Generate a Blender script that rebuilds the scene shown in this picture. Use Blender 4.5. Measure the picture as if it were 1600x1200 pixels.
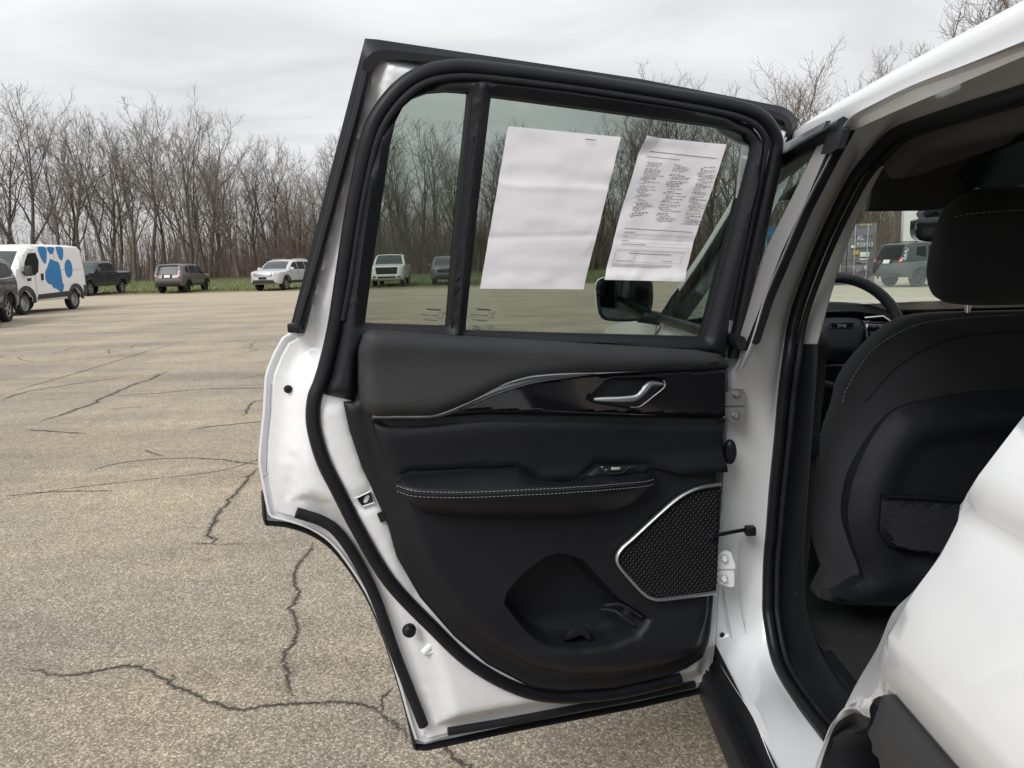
import bpy, bmesh, math, random
import numpy as np
from mathutils import Vector, Matrix
from mathutils.geometry import delaunay_2d_cdt

for o in list(bpy.data.objects): bpy.data.objects.remove(o)
SC = bpy.context.scene
COL = SC.collection
rad = math.radians
random.seed(7); RNG = np.random.default_rng(7)

# ------------------------------------------------------------------ camera
FOC = 1202.0                                # focal length in photo pixels (1600 wide)
CAM = np.array([0.0, 0.0, 1.32])
PITCH, ROLL = rad(9.0), rad(1.4)
FW = np.array([0, math.cos(PITCH), -math.sin(PITCH)])
R0 = np.array([1.0, 0, 0]); U0 = np.array([0, math.sin(PITCH), math.cos(PITCH)])
RT = math.cos(ROLL) * R0 - math.sin(ROLL) * U0
UP = math.sin(ROLL) * R0 + math.cos(ROLL) * U0
cam_d = bpy.data.cameras.new('camera'); cam = bpy.data.objects.new('camera', cam_d); COL.objects.link(cam)
cam_d.sensor_fit = 'HORIZONTAL'; cam_d.sensor_width = 36.0; cam_d.lens = 36.0 * FOC / 1600.0
cam_d.clip_start = 0.02; cam_d.clip_end = 3000
cam.matrix_world = Matrix(((RT[0], UP[0], -FW[0], CAM[0]), (RT[1], UP[1], -FW[1], CAM[1]),
                           (RT[2], UP[2], -FW[2], CAM[2]), (0, 0, 0, 1)))
SC.camera = cam

# ------------------------------------------------------------------ sky, sun, exposure
SUN_EL, SUN_AZ = rad(42), rad(212)          # soft sun behind high cloud, behind and left of the camera
W = bpy.data.worlds.new('World'); SC.world = W; W.use_nodes = True
wn = W.node_tree; wn.nodes.clear()
def N(t, typ, **kw):
    n = t.nodes.new(typ)
    for k, v in kw.items():
        if k in n.inputs: n.inputs[k].default_value = v
        else: setattr(n, k, v)
    return n
out = N(wn, 'ShaderNodeOutputWorld'); bg = N(wn, 'ShaderNodeBackground')
sky = N(wn, 'ShaderNodeTexSky'); sky.sky_type = 'NISHITA'; sky.sun_disc = False
sky.sun_elevation = SUN_EL; sky.sun_rotation = SUN_AZ
tc = N(wn, 'ShaderNodeTexCoord'); sep = N(wn, 'ShaderNodeSeparateXYZ')
wn.links.new(tc.outputs['Generated'], sep.inputs[0])
zz = N(wn, 'ShaderNodeMath', operation='ADD'); wn.links.new(sep.outputs[2], zz.inputs[0]); zz.inputs[1].default_value = 0.16
zm = N(wn, 'ShaderNodeMath', operation='MAXIMUM'); wn.links.new(zz.outputs[0], zm.inputs[0]); zm.inputs[1].default_value = 0.06
dx = N(wn, 'ShaderNodeMath', operation='DIVIDE'); wn.links.new(sep.outputs[0], dx.inputs[0]); wn.links.new(zm.outputs[0], dx.inputs[1])
dy = N(wn, 'ShaderNodeMath', operation='DIVIDE'); wn.links.new(sep.outputs[1], dy.inputs[0]); wn.links.new(zm.outputs[0], dy.inputs[1])
cmb = N(wn, 'ShaderNodeCombineXYZ'); wn.links.new(dx.outputs[0], cmb.inputs[0]); wn.links.new(dy.outputs[0], cmb.inputs[1])
mp = N(wn, 'ShaderNodeMapping'); mp.inputs['Scale'].default_value = (0.8, 1.5, 1); mp.inputs['Rotation'].default_value = (0, 0, 0.12)
wn.links.new(cmb.outputs[0], mp.inputs[0])
ns = N(wn, 'ShaderNodeTexNoise', Scale=1.3, Detail=7.0, Roughness=0.55, Distortion=0.5); wn.links.new(mp.outputs[0], ns.inputs['Vector'])
rp = N(wn, 'ShaderNodeValToRGB'); wn.links.new(ns.outputs['Fac'], rp.inputs[0])
rp.color_ramp.elements[0].position = 0.25; rp.color_ramp.elements[0].color = (0.44, 0.447, 0.462, 1)
rp.color_ramp.elements[1].position = 0.78; rp.color_ramp.elements[1].color = (0.70, 0.698, 0.695, 1)
sk = N(wn, 'ShaderNodeMix', data_type='RGBA'); sk.inputs[0].default_value = 0.94
sc_ = N(wn, 'ShaderNodeVectorMath', operation='SCALE'); wn.links.new(sky.outputs[0], sc_.inputs[0]); sc_.inputs['Scale'].default_value = 0.10
# an overcast sky grows gently brighter towards the zenith
ez = N(wn, 'ShaderNodeMapRange'); wn.links.new(sep.outputs[2], ez.inputs[0]); ez.inputs[1].default_value = 0.0; ez.inputs[2].default_value = 1.0; ez.inputs[3].default_value = 0.92; ez.inputs[4].default_value = 1.55
es = N(wn, 'ShaderNodeVectorMath', operation='SCALE'); wn.links.new(rp.outputs[0], es.inputs[0]); wn.links.new(ez.outputs[0], es.inputs['Scale'])
wn.links.new(sc_.outputs[0], sk.inputs[6]); wn.links.new(es.outputs[0], sk.inputs[7])
wn.links.new(sk.outputs[2], bg.inputs[0]); bg.inputs[1].default_value = 1.0
wn.links.new(bg.outputs[0], out.inputs[0])
sl = bpy.data.lights.new('sun', 'SUN'); sl.energy = 1.5; sl.angle = rad(25); sl.color = (1, 0.98, 0.95)
so = bpy.data.objects.new('sun', sl); COL.objects.link(so)
sdir = Vector((math.sin(SUN_AZ) * math.cos(SUN_EL), math.cos(SUN_AZ) * math.cos(SUN_EL), math.sin(SUN_EL)))
so.rotation_euler = sdir.to_track_quat('Z', 'Y').to_euler(); so.location = (0, 0, 30)
SC.view_settings.view_transform = 'Standard'; SC.view_settings.look = 'None'
SC.view_settings.exposure = 0.50; SC.view_settings.gamma = 1.0; SC.view_settings.use_curve_mapping = False
SC.render.engine = 'CYCLES'
SC.cycles.max_bounces = 8; SC.cycles.transparent_max_bounces = 24; SC.cycles.diffuse_bounces = 4
SC.cycles.caustics_reflective = False; SC.cycles.caustics_refractive = False

# ------------------------------------------------------------------ pixel <-> place
def ray(x, y): return FW + RT * (x - 800) / FOC - UP * (y - 600) / FOC
def atY(x, y, Y):
    d = ray(x, y); return CAM + d * (Y / d[1])
def ground(x, y, z=0.0):
    d = ray(x, y); return CAM + d * ((z - CAM[2]) / d[2])

# ------------------------------------------------------------------ materials
MATS = {}
def mat(name, base, rough=0.5, metal=0.0, bump=0.0, bscale=200.0, var=0.0, vscale=8.0, coat=0.0, spec=0.5, base2=None, detail=3.0, tex='noise', bdist=0.001, sheen=0.0):
    if name in MATS: return MATS[name]
    m = bpy.data.materials.new(name); m.use_nodes = True; t = m.node_tree
    b = t.nodes['Principled BSDF']
    b.inputs['Base Color'].default_value = (*base, 1); b.inputs['Roughness'].default_value = rough
    b.inputs['Metallic'].default_value = metal; b.inputs['Specular IOR Level'].default_value = spec
    if coat: b.inputs['Coat Weight'].default_value = coat; b.inputs['Coat Roughness'].default_value = 0.04
    if sheen: b.inputs['Sheen Weight'].default_value = sheen
    c = N(t, 'ShaderNodeTexCoord')
    if var or base2:
        n = N(t, 'ShaderNodeTexNoise', Scale=vscale, Detail=detail, Roughness=0.6); t.links.new(c.outputs['Object'], n.inputs['Vector'])
        r = N(t, 'ShaderNodeValToRGB'); t.links.new(n.outputs['Fac'], r.inputs[0])
        r.color_ramp.elements[0].position = 0.3; r.color_ramp.elements[1].position = 0.7
        a = base2 or tuple(x * (1 + var) for x in base); d = base if base2 else tuple(x * (1 - var) for x in base)
        r.color_ramp.elements[0].color = (*d, 1); r.color_ramp.elements[1].color = (*a, 1)
        t.links.new(r.outputs[0], b.inputs['Base Color'])
        mr = N(t, 'ShaderNodeMapRange'); t.links.new(n.outputs['Fac'], mr.inputs[0])
        mr.inputs[3].default_value = max(0.02, rough * 0.85); mr.inputs[4].default_value = min(1, rough * 1.2)
        t.links.new(mr.outputs[0], b.inputs['Roughness'])
    if bump:
        if tex == 'voronoi':
            v = N(t, 'ShaderNodeTexVoronoi', Scale=bscale); fo = v.outputs['Distance']
        else:
            v = N(t, 'ShaderNodeTexNoise', Scale=bscale, Detail=2.0); fo = v.outputs['Fac']
        t.links.new(c.outputs['Object'], v.inputs['Vector'])
        bp = N(t, 'ShaderNodeBump'); bp.inputs['Strength'].default_value = bump; bp.inputs['Distance'].default_value = bdist
        t.links.new(fo, bp.inputs['Height']); t.links.new(bp.outputs[0], b.inputs['Normal'])
    MATS[name] = m; return m
def glass(name, tint, ior=1.5):
    m = bpy.data.materials.new(name); m.use_nodes = True; t = m.node_tree; t.nodes.clear()
    o = N(t, 'ShaderNodeOutputMaterial'); tr = N(t, 'ShaderNodeBsdfTransparent'); tr.inputs[0].default_value = (*tint, 1)
    gl = N(t, 'ShaderNodeBsdfGlossy'); gl.inputs['Roughness'].default_value = 0.015; gl.inputs['Color'].default_value = (.95, 1, .97, 1)
    fr = N(t, 'ShaderNodeFresnel'); fr.inputs['IOR'].default_value = ior
    geo = N(t, 'ShaderNodeNewGeometry')
    inv = N(t, 'ShaderNodeMath', operation='SUBTRACT'); inv.inputs[0].default_value = 1.0; t.links.new(geo.outputs['Backfacing'], inv.inputs[1])
    mu = N(t, 'ShaderNodeMath', operation='MULTIPLY'); t.links.new(fr.outputs[0], mu.inputs[0]); t.links.new(inv.outputs[0], mu.inputs[1])
    mx = N(t, 'ShaderNodeMixShader'); t.links.new(mu.outputs[0], mx.inputs[0]); t.links.new(tr.outputs[0], mx.inputs[1]); t.links.new(gl.outputs[0], mx.inputs[2])
    t.links.new(mx.outputs[0], o.inputs[0]); MATS[name] = m; return m

white = mat('white_paint', (.835, .85, .87), .22, var=.02, vscale=5, coat=.6, spec=.5)
whitein = mat('white_inner_paint', (.81, .825, .845), .27, var=.04, vscale=14, coat=.4, bump=.08, bscale=90)
plastic = mat('grained_black_plastic', (.0098, .0106, .0142), .50, spec=.38, bump=.35, bscale=900, var=.15, vscale=6, bdist=.0006)
softpad = mat('soft_grey_black_vinyl', (.027, .028, .0305), .55, spec=.4, bump=.5, bscale=700, var=.12, vscale=9, tex='voronoi', bdist=.0006)
leather = mat('black_leatherette', (.0082, .0090, .0130), .42, spec=.38, bump=.3, bscale=800, var=.15, vscale=7, tex='voronoi', bdist=.0005)
rubber = mat('black_rubber', (.0065, .0072, .0105), .46, spec=.35, bump=.15, bscale=300, var=.3, vscale=20)
dullrub = mat('dusty_rubber', (.0105, .011, .014), .65, spec=.35, var=.35, vscale=30)
piano = mat('gloss_black', (.006, .006, .008), .08, coat=.5)
satin = mat('satin_silver', (.55, .56, .57), .3, metal=.85, var=.05, vscale=30)
chrome = mat('chrome', (.72, .72, .73), .14, metal=1.0)
darkmetal = mat('smoked_metal', (.14, .14, .15), .25, metal=.8)
thread = mat('grey_thread', (.30, .30, .32), .8)
fabric = mat('charcoal_cloth', (.022, .0215, .0262), .92, bump=.6, bscale=1500, var=.2, vscale=12, sheen=.15, bdist=.0006)
carpet = mat('black_carpet', (.020, .020, .022), 1.0, bump=.8, bscale=700, var=.4, vscale=60, bdist=.003)
headl = mat('grey_headliner', (.055, .056, .060), .95, bump=.3, bscale=900)
lighttrim = mat('light_grey_trim', (.52, .515, .50), .75, bump=.3, bscale=900)
dark = mat('matt_black', (.008, .008, .009), .8)  # plain near-black for undersides, grilles, slots and seams
paperm = mat('white_paper', (.84, .83, .87), .8, bump=.15, bscale=40, var=.015, vscale=10, bdist=.002)
inkm = mat('grey_ink', (.20, .20, .21), .8)
inkl = mat('pale_ink', (.40, .40, .41), .8)
tint = glass('privacy_glass', (.645, .685, .655))
clear = glass('clear_glass', (.90, .95, .92))
frontglass = glass('front_door_glass', (.84, .88, .86), 3.2)

# ------------------------------------------------------------------ mesh tools
def new_obj(name, V, F, m, parent=None, smooth=True, sharp=40, local=False):
    me = bpy.data.meshes.new(name)
    me.from_pydata([tuple(map(float, v)) for v in V], [], [tuple(f) for f in F]); me.update()
    if smooth:
        me.polygons.foreach_set('use_smooth', [True] * len(me.polygons))
        me.set_sharp_from_angle(angle=rad(sharp))
    if m is not None: me.materials.append(m)
    o = bpy.data.objects.new(name, me); COL.objects.link(o)
    if parent is not None: adopt(o, parent, local)
    return o
def adopt(o, parent, local=False):
    o.parent = parent
    if not local:
        r = parent
        while r.parent is not None: r = r.parent
        if parent is r: o.matrix_parent_inverse = Matrix.Translation(-r.location)
def thing(name, label, cat, loc=(0, 0, 0), rz=0.0, group=None):
    o = bpy.data.objects.new(name, None); COL.objects.link(o); o.location = loc; o.rotation_euler = (0, 0, rz)
    o.empty_display_size = .2
    o['label'] = label; o['category'] = cat
    if group: o['group'] = group
    return o
def tag(o, label=None, cat=None, group=None, kind=None):
    if label: o['label'] = label
    if cat: o['category'] = cat
    if group: o['group'] = group
    if kind: o['kind'] = kind
    return o
def resample(P, step, closed=True):
    P = np.asarray(P, float); out = []
    n = len(P)
    for i in range(n if closed else n - 1):
        a, b = P[i], P[(i + 1) % n]; k = max(1, int(math.ceil(np.linalg.norm(b - a) / step)))
        for j in range(k): out.append(a + (b - a) * j / k)
    if not closed: out.append(P[-1])
    return np.array(out)
def smooth_curve(P, sub=4, closed=False):
    P = np.asarray(P, float); n = len(P); out = []
    for i in range(n if closed else n - 1):
        if closed: p0, p1, p2, p3 = P[i - 1], P[i], P[(i + 1) % n], P[(i + 2) % n]
        else:
            p1, p2 = P[i], P[i + 1]; p0 = P[i - 1] if i > 0 else 2 * p1 - p2; p3 = P[i + 2] if i + 2 < n else 2 * p2 - p1
        for j in range(sub):
            t = j / sub
            out.append(.5 * ((2 * p1) + (-p0 + p2) * t + (2 * p0 - 5 * p1 + 4 * p2 - p3) * t * t + (-p0 + 3 * p1 - 3 * p2 + p3) * t ** 3))
    if not closed: out.append(P[-1])
    return np.array(out)
def by_length(P, k):
    P = np.asarray(P, float); d = np.r_[0, np.cumsum(np.linalg.norm(np.diff(P, axis=0), axis=1))]
    t = np.linspace(0, d[-1], k)
    return np.stack([np.interp(t, d, P[:, c]) for c in range(P.shape[1])], 1)
def sdf(P, poly):
    P = np.asarray(P, float); poly = np.asarray(poly, float); d = np.full(len(P), 1e9); ins = np.zeros(len(P), bool); X = np.ascontiguousarray(P[:, 0]); Y = np.ascontiguousarray(P[:, 1])
    for a, b in zip(poly, np.roll(poly, -1, 0)):
        bx, by = b[0] - a[0], b[1] - a[1]; qx, qy = X - a[0], Y - a[1]
        t = np.minimum(np.maximum((qx * bx + qy * by) / (bx * bx + by * by + 1e-18), 0), 1)
        d = np.minimum(d, (qx - t * bx) ** 2 + (qy - t * by) ** 2)
        if by: ins ^= ((a[1] > Y) != (b[1] > Y)) & (qx < bx / by * qy)
    d = np.sqrt(d); return np.where(ins, d, -d)
def linedist(P, line):
    P = np.asarray(P, float); line = np.asarray(line, float); d = np.full(len(P), 1e9); X = np.ascontiguousarray(P[:, 0]); Y = np.ascontiguousarray(P[:, 1])
    for a, b in zip(line[:-1], line[1:]):
        bx, by = b[0] - a[0], b[1] - a[1]; qx, qy = X - a[0], Y - a[1]
        t = np.minimum(np.maximum((qx * bx + qy * by) / (bx * bx + by * by + 1e-18), 0), 1)
        d = np.minimum(d, (qx - t * bx) ** 2 + (qy - t * by) ** 2)
    return np.sqrt(d)
def sstep(x, a, b):
    t = np.clip((x - a) / (b - a), 0, 1); return t * t * (3 - 2 * t)
def region(outline, step, holes=(), inner=None, extra=()):
    O = resample(outline, step); loops = [O] + [resample(h, step) for h in holes]
    pts = []; edges = []
    for L in loops:
        b = len(pts); pts += list(L); edges += [(b + i, b + (i + 1) % len(L)) for i in range(len(L))]
    mn, mx = O.min(0), O.max(0); g = []
    st = inner or step; ny = int((mx[1] - mn[1]) / (st * .866)) + 1; nx = int((mx[0] - mn[0]) / st) + 2
    for j in range(ny):
        for i in range(nx): g.append((mn[0] + (i + .5 * (j % 2)) * st, mn[1] + j * st * .866))
    if g:
        g = np.array(g); sd = sdf(g, O)
        for L in loops[1:]: sd = np.minimum(sd, -sdf(g, L))
        for L in extra: sd = np.minimum(sd, linedist(g, np.vstack([L, L[:1]])) * 1.0)
        pts += list(g[sd > .5 * step])
    for L in extra:
        L = resample(L, step); pts += list(L[np.minimum.reduce([sdf(L, O)] + [-sdf(L, h) for h in loops[1:]]) > .3 * step])
    r = delaunay_2d_cdt([Vector((float(p[0]), float(p[1]))) for p in pts], edges, [], 0, 1e-7)
    V = np.array([(v.x, v.y) for v in r[0]]); F = [f for f in r[2]]
    cen = np.array([V[list(f)].mean(0) for f in F]); sd = sdf(cen, O)
    for L in loops[1:]: sd = np.minimum(sd, -sdf(cen, L))
    F = [f for f, s in zip(F, sd) if s > 0]
    return V, F, O, loops[1:]
def sheet(name, outline, wf, mapf, m, parent, step=.015, holes=(), skirt=0.0, flip=False, back=False, sharp=40, inner=None, local=False, extra=()):
    """a pressed or moulded sheet: outline in the surface's own two coordinates, wf gives its relief"""
    V, F, O, H = region(outline, step, holes, inner, extra)
    sd = sdf(V, O)
    for h in H: sd = np.minimum(sd, -sdf(V, h))
    w = np.broadcast_to(wf(V[:, 0], V[:, 1], np.maximum(sd, 0)), (len(V),)) if callable(wf) else np.full(len(V), wf)
    P = mapf(V[:, 0], V[:, 1], w); n = len(V); F = [tuple(f) for f in F]
    allF = list(F)
    if skirt:
        Pb = mapf(V[:, 0], V[:, 1], w - skirt)
        cnt = {}
        for f in F:
            for a, b in zip(f, f[1:] + f[:1]): cnt[(a, b)] = 1
        P = np.vstack([P, Pb])
        for (a, b) in cnt:
            if (b, a) not in cnt: allF.append((b, a, a + n, b + n))
        if back: allF += [tuple(i + n for i in f[::-1]) for f in F]
    if flip: allF = [f[::-1] for f in allF]
    return new_obj(name, P, allF, m, parent, True, sharp, local)
def frames(P, closed):
    n = len(P); T = np.zeros_like(P)
    for i in range(n):
        a = P[i - 1] if (i > 0 or closed) else P[i]; b = P[(i + 1) % n] if (i < n - 1 or closed) else P[i]
        T[i] = (b - a) / (np.linalg.norm(b - a) + 1e-12)
    return T
def tube(P, r, sides=8, closed=False, up=None, rx=None, caps=True):
    """round or oval bar swept along points; up fixes the direction of its thickness r, rx is the half width across"""
    P = np.asarray(P, float); n = len(P); T = frames(P, closed); r = np.broadcast_to(r, (n,)); rx = r if rx is None else np.broadcast_to(rx, (n,))
    V = []; F = []
    ref = np.array(up if up is not None else ((0, 0, 1) if abs(T[0][2]) < .9 else (1, 0, 0)), float)
    for i in range(n):
        b = np.cross(T[i], ref); b /= np.linalg.norm(b) + 1e-12; a = np.cross(b, T[i])
        if up is None: ref = a
        for k in range(sides):
            t = 2 * math.pi * k / sides; V.append(P[i] + a * math.sin(t) * r[i] + b * math.cos(t) * rx[i])
    m = n if closed else n - 1
    for i in range(m):
        j = (i + 1) % n
        for k in range(sides): l = (k + 1) % sides; F.append((i * sides + k, i * sides + l, j * sides + l, j * sides + k))
    if caps and not closed: F += [tuple(range(sides))[::-1], tuple((n - 1) * sides + k for k in range(sides))]
    return V, F
def tube_obj(name, P, r, m, parent, local=False, sharp=50, **kw):
    V, F = tube(P, r, **kw); return new_obj(name, V, F, m, parent, True, sharp, local)
def loft(name, rows, m, parent, k=40, sub=3, close=False, sharp=45, flip=False, local=False, cu=True, caps=False):
    """skin over rows of 3-D points (each row resampled to k points, rows joined by a smooth curve)"""
    G = np.array([by_length(smooth_curve(r, 6) if cu else np.asarray(r, float), k) for r in rows])
    if sub > 1: G = smooth_curve(G.reshape(len(rows), -1), sub, close).reshape(-1, k, 3)
    a = len(G); F = []
    for i in range(a if close else a - 1):
        j = (i + 1) % a
        for c in range(k - 1): F.append((i * k + c, i * k + c + 1, j * k + c + 1, j * k + c))
    if caps and close: F += [tuple(i * k for i in range(a)), tuple(i * k + k - 1 for i in range(a))[::-1]]
    if flip: F = [f[::-1] for f in F]
    return new_obj(name, G.reshape(-1, 3), F, m, parent, True, sharp, local)
def boxmesh(c, s, bev=0.0, rot=None):
    bm = bmesh.new(); bmesh.ops.create_cube(bm, size=1.0)
    bmesh.ops.scale(bm, vec=Vector(s), verts=bm.verts)
    if bev: bmesh.ops.bevel(bm, geom=list(bm.edges), offset=bev, segments=2, affect='EDGES', profile=.6)
    V = np.array([v.co[:] for v in bm.verts]); bm.verts.index_update(); F = [tuple(v.index for v in f.verts) for f in bm.faces]; bm.free()
    if rot is not None: V = V @ np.asarray(rot).T
    return V + np.asarray(c, float), F
def merge(parts):
    V = []; F = []; 
    for v, f in parts:
        b = len(V); V += [tuple(x) for x in v]; F += [tuple(i + b for i in q) for q in f]
    return V, F
def box(name, c, s, m, parent, bev=.004, rot=None, local=False, sharp=35):
    V, F = boxmesh(c, s, min(bev, min(s) * .45), rot); return new_obj(name, V, F, m, parent, True, sharp, local)
def lathe(prof, c, ax, n=24):
    """turn profile (radius, along) round axis ax through c"""
    ax = np.asarray(ax, float); ax /= np.linalg.norm(ax); h = np.array((0, 0, 1.0)) if abs(ax[2]) < .9 else np.array((1.0, 0, 0))
    a = np.cross(ax, h); a /= np.linalg.norm(a); b = np.cross(ax, a); V = []; F = []
    for k in range(n):
        t = 2 * math.pi * k / n
        for r, x in prof: V.append(np.asarray(c) + ax * x + (a * math.cos(t) + b * math.sin(t)) * r)
    p = len(prof)
    for k in range(n):
        l = (k + 1) % n
        for i in range(p - 1): F.append((k * p + i, l * p + i, l * p + i + 1, k * p + i + 1))
    return V, F
def text_mesh(s, size):
    cu = bpy.data.curves.new('lettering', 'FONT'); cu.body = s; cu.size = size; cu.align_x = 'CENTER'; cu.align_y = 'CENTER'
    o = bpy.data.objects.new('lettering', cu); COL.objects.link(o)
    me = bpy.data.meshes.new_from_object(o.evaluated_get(bpy.context.evaluated_depsgraph_get()))
    V = np.array([v.co[:] for v in me.vertices]); F = [tuple(p.vertices) for p in me.polygons]
    bpy.data.objects.remove(o); bpy.data.curves.remove(cu); bpy.data.meshes.remove(me); return V, F
def lettering(name, s, size, origin, ex, ey, m, parent, local=False):
    V, F = text_mesh(s, size); P = np.asarray(origin) + V[:, :1] * np.asarray(ex, float) + V[:, 1:2] * np.asarray(ey, float)
    return new_obj(name, P, F, m, parent, False, local=local)

# ================================================================== THE GROUND
def asphalt_mat():
    m = bpy.data.materials.new('worn_asphalt'); m.use_nodes = True; t = m.node_tree; b = t.nodes['Principled BSDF']; L = t.links.new
    c = N(t, 'ShaderNodeTexCoord')
    v = N(t, 'ShaderNodeTexVoronoi', Scale=150.0, Randomness=1.0); L(c.outputs['Object'], v.inputs['Vector'])
    v2 = N(t, 'ShaderNodeTexVoronoi', Scale=320.0, Randomness=1.0); L(c.outputs['Object'], v2.inputs['Vector'])
    sp = N(t, 'ShaderNodeSeparateColor'); L(v.outputs['Color'], sp.inputs[0])
    r = N(t, 'ShaderNodeValToRGB'); L(sp.outputs[0], r.inputs[0]); e = r.color_ramp.elements
    e[0].position = 0; e[0].color = (.30, .262, .208, 1); e[1].position = 1; e[1].color = (.80, .72, .60, 1)
    for p, col in ((.3, (.39, .345, .277, 1)), (.62, (.485, .43, .345, 1)), (.85, (.59, .525, .425, 1))):
        q = e.new(p); q.color = col
    # dark binder between the stones
    dr = N(t, 'ShaderNodeValToRGB'); L(v.outputs['Distance'], dr.inputs[0]); d = dr.color_ramp.elements
    d[0].position = .30; d[0].color = (1, 1, 1, 1); d[1].position = .75; d[1].color = (.62, .60, .58, 1)
    m1 = N(t, 'ShaderNodeMix', data_type='RGBA', blend_type='MULTIPLY'); m1.inputs[0].default_value = 1
    L(r.outputs[0], m1.inputs[6]); L(dr.outputs[0], m1.inputs[7])
    # broad wear, tyre polish and stains
    n1 = N(t, 'ShaderNodeTexNoise', Scale=.55, Detail=5.0, Roughness=.6); L(c.outputs['Object'], n1.inputs['Vector'])
    r1 = N(t, 'ShaderNodeValToRGB'); L(n1.outputs['Fac'], r1.inputs[0])
    r1.color_ramp.elements[0].position = .33; r1.color_ramp.elements[0].color = (.74, .765, .81, 1)
    r1.color_ramp.elements[1].position = .62; r1.color_ramp.elements[1].color = (1.12, 1.09, 1.03, 1)
    mp_ = N(t, 'ShaderNodeMapping'); mp_.inputs['Scale'].default_value = (.10, .9, 1); mp_.inputs['Rotation'].default_value = (0, 0, .25); L(c.outputs['Object'], mp_.inputs[0])
    n2 = N(t, 'ShaderNodeTexNoise', Scale=1.0, Detail=6.0, Roughness=.65); L(mp_.outputs[0], n2.inputs['Vector'])
    r2 = N(t, 'ShaderNodeValToRGB'); L(n2.outputs['Fac'], r2.inputs[0])
    r2.color_ramp.elements[0].position = .36; r2.color_ramp.elements[0].color = (.66, .64, .63, 1)
    r2.color_ramp.elements[1].position = .52; r2.color_ramp.elements[1].color = (1.05, 1.04, 1.0, 1)
    m2 = N(t, 'ShaderNodeMix', data_type='RGBA', blend_type='MULTIPLY'); m2.inputs[0].default_value = 1; L(m1.outputs[2], m2.inputs[6]); L(r1.outputs[0], m2.inputs[7])
    m3 = N(t, 'ShaderNodeMix', data_type='RGBA', blend_type='MULTIPLY'); m3.inputs[0].default_value = .55; L(m2.outputs[2], m3.inputs[6]); L(r2.outputs[0], m3.inputs[7])
    n3 = N(t, 'ShaderNodeTexNoise', Scale=9.0, Detail=4.0, Roughness=.7); L(c.outputs['Object'], n3.inputs['Vector'])
    r3 = N(t, 'ShaderNodeValToRGB'); L(n3.outputs['Fac'], r3.inputs[0]); r3.color_ramp.elements[0].position = .3; r3.color_ramp.elements[0].color = (.86, .86, .86, 1)
    r3.color_ramp.elements[1].position = .7; r3.color_ramp.elements[1].color = (1.08, 1.08, 1.08, 1)
    m4 = N(t, 'ShaderNodeMix', data_type='RGBA', blend_type='MULTIPLY'); m4.inputs[0].default_value = 1; L(m3.outputs[2], m4.inputs[6]); L(r3.outputs[0], m4.inputs[7])
    # loose gravel and dried mud far out across the lot
    sx = N(t, 'ShaderNodeSeparateXYZ'); L(c.outputs['Object'], sx.inputs[0])
    mr = N(t, 'ShaderNodeMapRange'); L(sx.outputs[1], mr.inputs[0]); mr.inputs[1].default_value = 14; mr.inputs[2].default_value = 34
    mg = N(t, 'ShaderNodeMath', operation='MULTIPLY'); L(mr.outputs[0], mg.inputs[0]); L(n2.outputs['Fac'], mg.inputs[1])
    m5 = N(t, 'ShaderNodeMix', data_type='RGBA'); L(mg.outputs[0], m5.inputs[0]); L(m4.outputs[2], m5.inputs[6]); m5.inputs[7].default_value = (.46, .39, .29, 1)
    L(m5.outputs[2], b.inputs['Base Color']); b.inputs['Roughness'].default_value = .9; b.inputs['Specular IOR Level'].default_value = .3
    ad = N(t, 'ShaderNodeMath', operation='ADD'); L(v.outputs['Distance'], ad.inputs[0]); L(v2.outputs['Distance'], ad.inputs[1])
    bp = N(t, 'ShaderNodeBump'); bp.invert = True; bp.inputs['Strength'].default_value = .7; bp.inputs['Distance'].default_value = .004; L(ad.outputs[0], bp.inputs['Height'])
    L(bp.outputs[0], b.inputs['Normal']); return m
asphalt = asphalt_mat()
def flat(name, pts, z, m): return tag(new_obj(name, [(x, y, z) for x, y in pts], [tuple(range(len(pts)))], m, None, False), kind='structure')
lot = flat('asphalt_lot', [(-700, -500), (700, -500), (700, 900), (-700, 900)], 0.0, asphalt)
crackm = mat('crack_dirt', (.030, .027, .023), 1.0, bump=.8, bscale=150, base2=(.085, .074, .06), vscale=70, bdist=.004)
crumb = bpy.data.materials.new('crumbled_edge'); crumb.use_nodes = True; t_ = crumb.node_tree; b_ = t_.nodes['Principled BSDF']; b_.inputs['Base Color'].default_value = (.105, .092, .074, 1); b_.inputs['Roughness'].default_value = 1
c_ = N(t_, 'ShaderNodeTexCoord'); n_ = N(t_, 'ShaderNodeTexNoise', Scale=130.0, Detail=4.0, Roughness=.7); t_.links.new(c_.outputs['Object'], n_.inputs['Vector']); r_ = N(t_, 'ShaderNodeMapRange'); t_.links.new(n_.outputs['Fac'], r_.inputs[0]); r_.inputs[1].default_value = .46; r_.inputs[2].default_value = .66; r_.inputs[4].default_value = .8
x_ = N(t_, 'ShaderNodeMixShader'); tr_ = N(t_, 'ShaderNodeBsdfTransparent'); t_.links.new(r_.outputs[0], x_.inputs[0]); t_.links.new(tr_.outputs[0], x_.inputs[1]); t_.links.new(b_.outputs[0], x_.inputs[2]); t_.links.new(x_.outputs[0], t_.nodes['Material Output'].inputs[0])
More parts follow.
